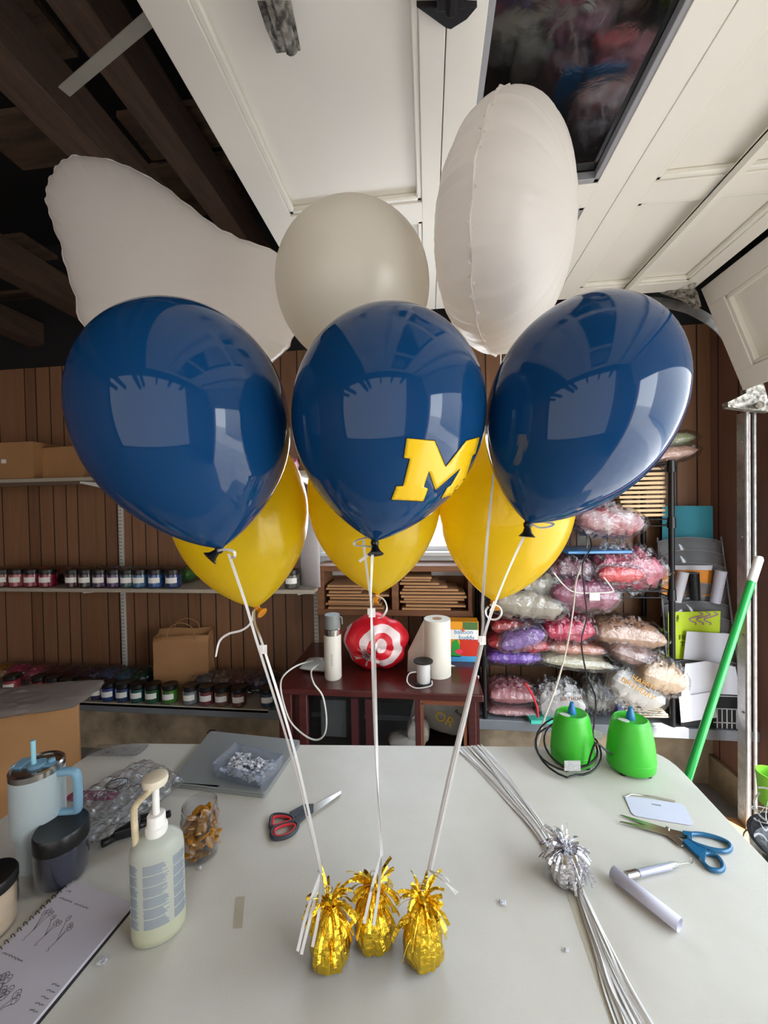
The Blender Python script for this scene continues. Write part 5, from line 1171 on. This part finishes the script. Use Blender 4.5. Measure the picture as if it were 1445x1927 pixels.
def rb_(label, x0, y0, x1, y1, Y, dY, cm, seed, tilt=0.0, name='wrapped_pack', cat='pack', **kw):
    a, c_ = AY(x0, y0, Y), AY(x1, y1, Y); xm = (x0+x1)/2; ym = (y0+y1)/2; cc = AY(xm, ym, Y); sx, sz = abs(c_.x-a.x), abs(a.z-c_.z)
    cc.y = Y+dY/2
    return bag(name, label, cat, cc, (sx*1.05, dY, sz*1.22), cm, seed, M=Matrix.Rotation(tilt, 3, 'Y'), group=G, inner=.96, wscale=1.08, **kw)
rb_('folded pale green and cream pack lying at the very top of the rack', 1190, 812, 1318, 842, 1.93, .22, cloth('green_cream', (176, 180, 140)), 401, tilt=-.08)
rb_('pinkish tan wrapped pack under the green one at the rack top', 1180, 838, 1322, 868, 1.90, .24, cloth('pink_tan', (192, 150, 130)), 402, tilt=-.10)
rb_('clear crinkled pack with red and white checks on the second rack level', 1090, 955, 1220, 1008, 1.86, .20, mat('check_film', (196, 186, 186), .35, c2=(150, 30, 44), vscale=14, bump=.4), 403, tilt=.12)
rb_('crinkled dark and silver pack above the checked pack', 1085, 935, 1165, 975, 1.93, .18, cloth('dark_silver', (120, 108, 112)), 404)
for i in range(11):
    y0_ = 880+i*8.6; a, c_ = AY(1168+R.uniform(-5, 3), y0_, 1.93), AY(1254+R.uniform(-4, 1), y0_+7, 1.93)
    o = MB().box(((a.x+c_.x)/2, 2.02, (a.z+c_.z)/2), (c_.x-a.x, .18, abs(a.z-c_.z)*.62), rz=R.uniform(-.03, .03)).build('paper_envelope', mat('manila', (206, 178, 138), .7, var=.2), bevel=.002)
    tag(o, ('topmost' if i == 0 else 'lowest' if i == 10 else 'thin')+' beige paper pack in the stack on second rack level', 'paper pack', 'beige paper packs stacked on the rack')
a, c_ = AY(1066, 1036, 1.90), AY(1192, 1022, 1.90)
tag(MB().box(((a.x+c_.x)/2, 2.02, AY(1130, 1040, 1.9).z), (c_.x-a.x, .22, .014), rz=.06).build('blue_folder', mat('blue_folder', (44, 118, 176), .35, coat=.3), bevel=.003), 'flat blue folder lying on the pink packs of the rack', 'folder')
rb_('large pink and red wrapped pack on the third rack level', 1122, 1042, 1264, 1112, 1.91, .22, bm_('pinkred', (196, 92, 110)), 410, amp=.2)
rb_('bright red foil pack showing in front of the pink pack', 1128, 1068, 1215, 1098, 1.88, .08, bm_('brightred', (214, 32, 40)), 411)
rb_('maroon wrapped pack left of the pink pack on the rack', 1036, 1050, 1128, 1112, 1.92, .2, bm_('maroonpk', (118, 62, 74)), 412)
rb_('purple and white wrapped pack hanging over the front of third rack level', 1040, 1095, 1170, 1152, 1.86, .16, bm_('magentapk', (150, 66, 96)), 413, tilt=.1)
rb_('beige clear wrapped pack beside the right yellow balloon', 985, 1082, 1062, 1128, 1.90, .2, cloth('beige1', (176, 168, 150)), 414, tilt=-.15)
rb_('pale green and beige wrapped pack hanging low beside the ribbon knot', 930, 1112, 1066, 1172, 1.87, .18, cloth('beige2', (172, 160, 140)), 415, tilt=.1)
rb_('coral red wrapped pack at left of the fourth rack level', 925, 1166, 1010, 1204, 1.93, .2, bm_('coralpk', (196, 66, 70)), 420)
rb_('red glossy pack curving over lilac ones on the rack', 918, 1200, 1040, 1236, 1.89, .2, bm_('redpk', (196, 34, 52)), 421, tilt=.05)
rb_('lilac wrapped pack slanting between red packs', 940, 1190, 1030, 1226, 1.87, .10, bm_('lilacpk', (150, 112, 180)), 422, tilt=-.3)
rb_('violet wrapped pack at the bottom of the left pile', 915, 1226, 1024, 1258, 1.90, .2, bm_('violetpk', (136, 84, 196)), 423)
rb_('crimson balloon pack above the salmon packs', 1026, 1166, 1126, 1218, 1.90, .2, bm_('crimsonpk', (200, 34, 78)), 424, amp=.22)
rb_('dark crimson pack behind the white cable on the rack', 1000, 1158, 1080, 1190, 1.98, .15, bm_('dcrimson', (168, 30, 66)), 425)
rb_('salmon and cream wrapped pack under the crimson pack', 1026, 1212, 1150, 1240, 1.90, .2, cloth('salmonpk', (206, 140, 116)), 426, tilt=.05)
rb_('cream and pale green wrapped pack under the salmon pack', 1022, 1236, 1160, 1268, 1.88, .2, cloth('creampk', (196, 186, 156)), 427, tilt=.08)
rb_('tan wrapped pack with light circle on the fourth rack level', 1124, 1176, 1262, 1232, 1.90, .22, cloth('tanpk', (186, 142, 112)), 428, amp=.1, tilt=.08)
rb_('brown and black wrapped pack sagging below the tan pack', 1150, 1226, 1286, 1272, 1.86, .18, cloth('brownpk', (150, 112, 100)), 429, tilt=.35)
rb_('rounded beige wrapped pack hanging over the front rack edge', 1210, 1252, 1300, 1314, 1.82, .14, cloth('sandpk', (204, 170, 134)), 430, tilt=.3)
t = rb_('white pack with gold birthday lettering fanned on the ledge', 1150, 1268, 1262, 1340, 1.86, .16, cloth('whitepk', (214, 206, 196)), 431, tilt=.45)
M_ = Matrix.Translation(AY(1206, 1288, 1.83)) @ Matrix.Rotation(PI/2, 4, 'X') @ Matrix.Rotation(-.55, 4, 'Z'); MB().text('HAPPY\nBIRTHDAY', .034, M_, ext=.001).build('gold_lettering', mat('gold_letter2', (190, 140, 60), .3, metal=.6), t)
for i in range(7):
    o = MB().box((AY(1195+i*4, 1335+i*5, 1.90).x+.02, 1.99, .49+.012*(6-i)), (.17, .15, .006), rz=-.3+i*.06).build('greeting_envelope', mat('envelope_cream', (214, 198, 170), .6)); tag(o, 'cream paper envelope fanned out on ledge beside right green inflator', 'envelope', 'cream envelopes fanned on the ledge')
rb_('blue and white foil pack behind the right green inflator', 1160, 1286, 1200, 1350, 1.93, .12, mat('bluewhite', (30, 80, 170), .3, c2=(220, 220, 226), vscale=18), 432)
rb_('black and silver wrapped pack between the inflators on the ledge', 1104, 1282, 1160, 1350, 1.92, .15, mat('blackfilm', (34, 34, 36), .3, c2=(150, 150, 140), vscale=24), 433)
t = rb_('white pack with brown lettering behind the left inflator', 1014, 1298, 1106, 1372, 1.90, .14, cloth('paperpk', (186, 178, 172)), 434, tilt=-.1)
M_ = Matrix.Translation(AY(1078, 1318, 1.87)) @ Matrix.Rotation(PI/2, 4, 'X') @ Matrix.Rotation(.1, 4, 'Z'); MB().text('BIRTHDAY', .024, M_, ext=.001).build('brown_lettering', mat('brown_letter', (110, 70, 40), .5), t)
tag(MB().box((AY(1015, 1365, 1.88).x+.06, 1.96, .463), (.22, .16, .018), rz=.1).build('teal_packet', mat('teal_card', (70, 190, 168), .45), bevel=.002), 'flat teal packet on the ledge under the lettered white pack', 'packet')
for i, (lab, c, y0_, y1_) in enumerate((('dusty pink flat wrapped pack, top of pile on the left ledge', (186, 120, 122), 1296, 1336), ('pink and white flat wrapped pack in the middle of the ledge pile', (206, 150, 150), 1334, 1356), ('yellow gold flat pack at the bottom of the ledge pile', (214, 170, 60), 1352, 1372))):
    rb_(lab, 920, y0_, 1012, y1_, 1.91, .2, cloth('ledge%d' % i, c), 440+i)
o = MB(); o.tube(spline([AY(988, 1285, 1.9), AY(1000, 1305, 1.89), AY(1010, 1330, 1.88), AY(1012, 1350, 1.88)], 5), .005, 8); tag(o.build('red_strap', mat('red_strap', (206, 40, 50), .3)), 'thin red strap hanging on the pink ledge pile', 'strap')
# hanger and tag over the third level
q = spline([AY(1042, 1078, 1.84), AY(1060, 1100, 1.84), AY(1080, 1114, 1.84), AY(1115, 1116, 1.84), AY(1150, 1114, 1.84), AY(1152, 1108, 1.84), AY(1136, 1086, 1.84)], 5)
tag(MB().tube(q, .003, 6).build('white_cord', M_cwhite), 'white cord looped across the purple pack on the rack', 'cord')
tag(MB().box(AY(1119, 1123, 1.835), (.045, .0015, .035)).build('barcode_tag', mat('tag_white', (210, 206, 206), .6, var=.3, vscale=120)), 'small white printed tag on the purple pack', 'tag')
# outlet + cords
q = AY(1099, 1006, YB-.005); t = thing('wall_outlet', q, 'electrical outlet on the panelling above the blue folder', 'outlet')
MB().box((q.x, YB-.004, q.z), (.075, .008, .12)).build('cover_plate', mat('outlet_grey', (150, 146, 140), .5), t, bevel=.002)
MB().box((q.x, YB-.022, q.z+.02), (.03, .03, .03)).build('plug', M_cblack, t, bevel=.004)
b = MB(); b.tube(spline([q+Vector((0, -.035, .01)), AY(1103, 1040, 2.0), AY(1085, 1090, 1.82), AY(1078, 1150, 1.80), AY(1066, 1220, 1.7), AY(1047, 1290, 1.5), AY(1025, 1350, 1.38), AY(1013, 1395, 1.30), AY(1010, 1404, 1.285), AY(1011, 1420, 1.285)], 8), .0035, 8)
tag(b.build('extension_cord', mat('beige_cable', (196, 186, 170), .45)), 'beige cord from outlet hanging down to the table behind left inflator', 'cord')
b = MB(); b.tube(spline([q+Vector((.012, -.035, .0)), AY(1112, 1030, 1.95), AY(1096, 1062, 1.81), AY(1099, 1110, 1.8), AY(1104, 1160, 1.78), AY(1094, 1208, 1.74), AY(1104, 1270, 1.6), AY(1120, 1310, 1.5), AY(1119, 1350, 1.35), AY(1115, 1382, 1.2)], 8), .003, 8)
tag(b.build('power_cord', M_cblack), 'wavy black cord from outlet down to the left inflator', 'cord')
# ---- literature rack
YLt = 2.02
t = thing('literature_rack', AY(1320, 1365, YLt), 'tall smoky clear literature holder in the back right corner', 'brochure holder')
def lx(px, py, Y=YLt): return AY(px, py, Y)
outl = [(1237, 1012), (1357, 1010), (1396, 1300), (1384, 1362), (1275, 1358)]
tierpx = [1012, 1036, 1060, 1138, 1188, 1214, 1240, 1300]
b = MB()
for s, (x0, y0, x1, y1) in enumerate(((1237, 1012, 1262, 1330), (1357, 1010, 1395, 1300))):
    a, c_ = lx(x0, y0, YLt+.06), lx(x1, y1, YLt-.10); b.tube([a, c_], .004, 6)
b.tube([lx(1395, 1300, YLt-.10), lx(1384, 1362, YLt-.10)], .004, 6); b.build('side_edge', M_smoke, t)
for i, py in enumerate((1014, 1038, 1062, 1100, 1135, 1163, 1190, 1216, 1243)):
    u = (py-1010)/300; xl, xr = 1237+u*26, 1357+u*38; Y = YLt+.05-.13*u; vs = []; n = 10
    for k in range(n+1):
        v = k/n; px = xl+(xr-xl)*v; arc = -7*math.sin(v*PI); a = lx(px, py+arc+(4 if 0 < k < n else 6), Y-.012*math.sin(v*PI)); c_ = lx(px, py+62, Y-.0); vs += [a, Vector((a.x, Y+.01, c_.z))]
    bb = MB(); bb.add(vs, [(2*k, 2*k+1, 2*k+3, 2*k+2) for k in range(n)]); o = bb.build('pocket', M_smoke, t); sm = o.modifiers.new('s', 'SOLIDIFY'); sm.thickness = .0025
    bb = MB(); bb.tube([vs[2*k] for k in range(n+1)], .0016, 5); bb.build('pocket_rim', mat('acrylic_edge', (176, 178, 180), .25), t)
bb = MB(); a = lx(1275, 1300, YLt-.09); c_ = lx(1386, 1362, YLt-.09)
bb.box(((a.x+c_.x)/2, YLt-.06, (.455+AY(1330, 1300, YLt-.09).z)/2), (c_.x-a.x, .10, AY(1330, 1300, YLt-.09).z-.455)); bb.build('black_organiser', M_black_metal, t, bevel=.003)
bb = MB()
for i in range(5): x = AY(1349+i*9.2, 1330, YLt-.112).x; bb.box((x, YLt-.112, .50), (.004, .003, .09))
for py in (1310, 1334, 1360): q = AY(1367, py, YLt-.112); bb.box((q.x, YLt-.112, q.z), (.11, .003, .004))
tag(bb.build('grille', mat('acrylic_edge', (176, 178, 180)), t), kind='stuff')
def sheetpx(name, label, cat, pts, Y, m, th=.003, extra=None):
    t_ = thing(name, AY(*pts[0], Y), label, cat); MB().prism([AY(x, y, Y) for x, y in pts], (0, th, 0)).build('sheet', m, t_)
    if extra: extra(t_)
    return t_
sheetpx('teal_folder', 'plain teal folder standing at the top of the literature holder', 'folder', [(1246, 1030), (1246, 952), (1341, 952), (1342, 1030)], YLt+.09, mat('teal_sheet', (48, 140, 160), .6))
sheetpx('orange_booklet', 'orange booklet in clear film in the literature holder', 'booklet', [(1246, 1120), (1246, 1068), (1340, 1066), (1336, 1122)], YLt+.005, mat('orange_sheet', (222, 138, 30), .5), extra=lambda t_: MB().prism([AY(x, y, YLt-.002) for x, y in ((1250, 1072), (1250, 1064), (1341, 1064), (1339, 1073))], (0, .003, 0)).build('white_edge', M_paper, t_))
sheetpx('brown_card', 'plain brown card below the orange booklet', 'card', [(1262, 1165), (1262, 1108), (1334, 1106), (1332, 1165)], YLt+.012, mat('brown_card', (156, 108, 76), .7))
for lab, a, c_, m in (('white rolled sheet left of the black roll in the literature holder', (1286, 1076), (1272, 1132), M_paper), ('short black roll in the middle of the literature holder', (1305, 1078), (1308, 1128), M_darkbag), ('pale lilac rolled sheet at right in the literature holder', (1357, 1074), (1345, 1134), mat('lilac_paper', (200, 198, 216)))):
    p0, p1 = AY(*a, YLt-.03), AY(*c_, YLt-.02); b = MB().lathe([(.016, 0), (.0225, 0), (.021, -(p0-p1).length), (.016, -(p0-p1).length)], (0, 0, 0), 20)
    dq = (p1-p0).normalized(); rot = Vector((0, 0, -1)).rotation_difference(dq).to_matrix(); b.v = [tuple(rot @ Vector(q)+p0) for q in b.v]
    tag(b.build('paper_roll', m), lab, 'paper roll')
def waves(t_):
    b = MB()
    for k in range(3):
        b.strip(spline([AY(1303+k*14+10*math.sin(i*1.4)+i*-2.5+12, 1152+i*4.0, YLt-.057) for i in range(7)], 4), .005, (0, 1, 0), th=.0004)
    b.build('purple_waves', mat('wave_purple', (160, 104, 160), .5), t_)
    M_ = Matrix.Translation(AY(1289, 1204, YLt-.057)) @ Matrix.Rotation(PI/2, 4, 'X'); MB().text('FINI\nTH', .032, M_, ext=.0006).build('lettering', mat('olive_ink', (70, 76, 24), .6), t_)
    M_ = Matrix.Translation(AY(1273, 1164, YLt-.057)) @ Matrix.Rotation(PI/2, 4, 'X') @ Matrix.Rotation(-PI/2, 4, 'Z'); MB().text('PERU', .014, M_, ext=.0006).build('side_lettering', M_ink, t_)
sheetpx('lime_poster', 'lime green booklet with purple wavy lines in the literature holder', 'booklet', [(1258, 1240), (1257, 1152), (1356, 1150), (1352, 1240)], YLt-.055, mat('lime_sheet', (190, 214, 28), .5), extra=waves)
sheetpx('white_sheet', 'upper white sheet of paper behind the green pole', 'paper', [(1286, 1240), (1292, 1188), (1376, 1193), (1370, 1250)], YLt-.075, M_paper)
for lab, pts, dy in (('broad white sheet bulging from lowest literature pocket', [(1282, 1310), (1290, 1250), (1330, 1244), (1384, 1255), (1393, 1308), (1350, 1306)], .12), ('grey white sheet hanging below the broad white sheet', [(1278, 1312), (1340, 1302), (1350, 1350), (1282, 1360)], .128)):
    b = MB().prism([AY(x, y, YLt-dy) for x, y in pts], (0, .004, 0)); tag(b.build('white_sheet', M_paper), lab, 'paper')
# green pole
a, c_ = P(1429, 1048, 1.50), P(1292, 1470, 1.38); d_ = (c_-a); bot = a+d_*((a.z-.01)/(-d_.z))
t = thing('green_pole', bot, 'long green pole with white end cap leaning at the door track', 'pole'); d_.normalize()
MB().tube([bot, a-d_*-.10], .0135, 16).build('shaft', M_pole, t); MB().tube([a+d_*.105, a+d_*.1, a+d_*.01, a], [.0140, .0150, .0150, .011], 16).build('end_cap', M_white, t)
# floor things at right
p = Z(1480, 1700, .45); 
t = thing('black_bin', (p.x, p.y, 0), 'black bin full of white curled ribbon at right picture edge', 'bin')
bc_ = Vector((Z(1536, 1585, .56).x, Z(1536, 1585, .56).y, 0))
t.location = bc_
bpy.context.view_layer.update()
MB().lathe([(0, .002), (.10, .002), (.135, .52), (.14, .53), (.13, .53), (.125, .50), (0, .42)], bc_, 32).build('bin_body', M_darkbag, t)
b = MB(); rr_ = random.Random(12)
for i in range(34):
    c_ = bc_+Vector((rr_.uniform(-.09, .07), rr_.uniform(-.09, .09), .50+rr_.uniform(-.03, .13))); R0 = rr_.uniform(.018, .04); a0_ = rr_.uniform(0, 6); tl = Vector((rr_.uniform(-1, 1), rr_.uniform(-1, 1), rr_.uniform(-.3, 1))).normalized(); u_ = tl.cross(Vector((.3, .2, 1))).normalized(); v_ = tl.cross(u_)
    b.strip([c_+u_*(math.cos(a0_+s*.35)*R0)+v_*(math.sin(a0_+s*.35)*R0)+tl*(s*.0016) for s in range(26)], .005, tl, th=.0003)
tag(b.build('curled_ribbon_heap', M_ribbon, sharp=60), 'heap of curled white ribbon in the black bin', 'ribbon heap', kind='stuff')
q = Vector((Z(1452, 1448, .72).x, Z(1452, 1448, .72).y, .62)); tag(MB().lathe([(0, 0), (.028, 0), (.035, .09), (.032, .09), (.026, .005)], q, 20).build('green_cup', mat('lime_plastic', (150, 220, 70), .4)), 'lime green cup standing in the white ribbon heap', 'cup')
q = [Z(x, y, .12) for x, y in ((1350, 1534), (1420, 1544), (1424, 1610), (1396, 1610))]
tag(MB().prism([Vector((v.x, v.y, .0)) for v in q], (0, 0, .12)).build('wood_block', mat('sunlit_pine', (206, 150, 96), .7, var=.4, vscale=10, stretch=(1, 8, 1)), bevel=.003), 'pine wood block on the floor beside the black bin', 'wood block')
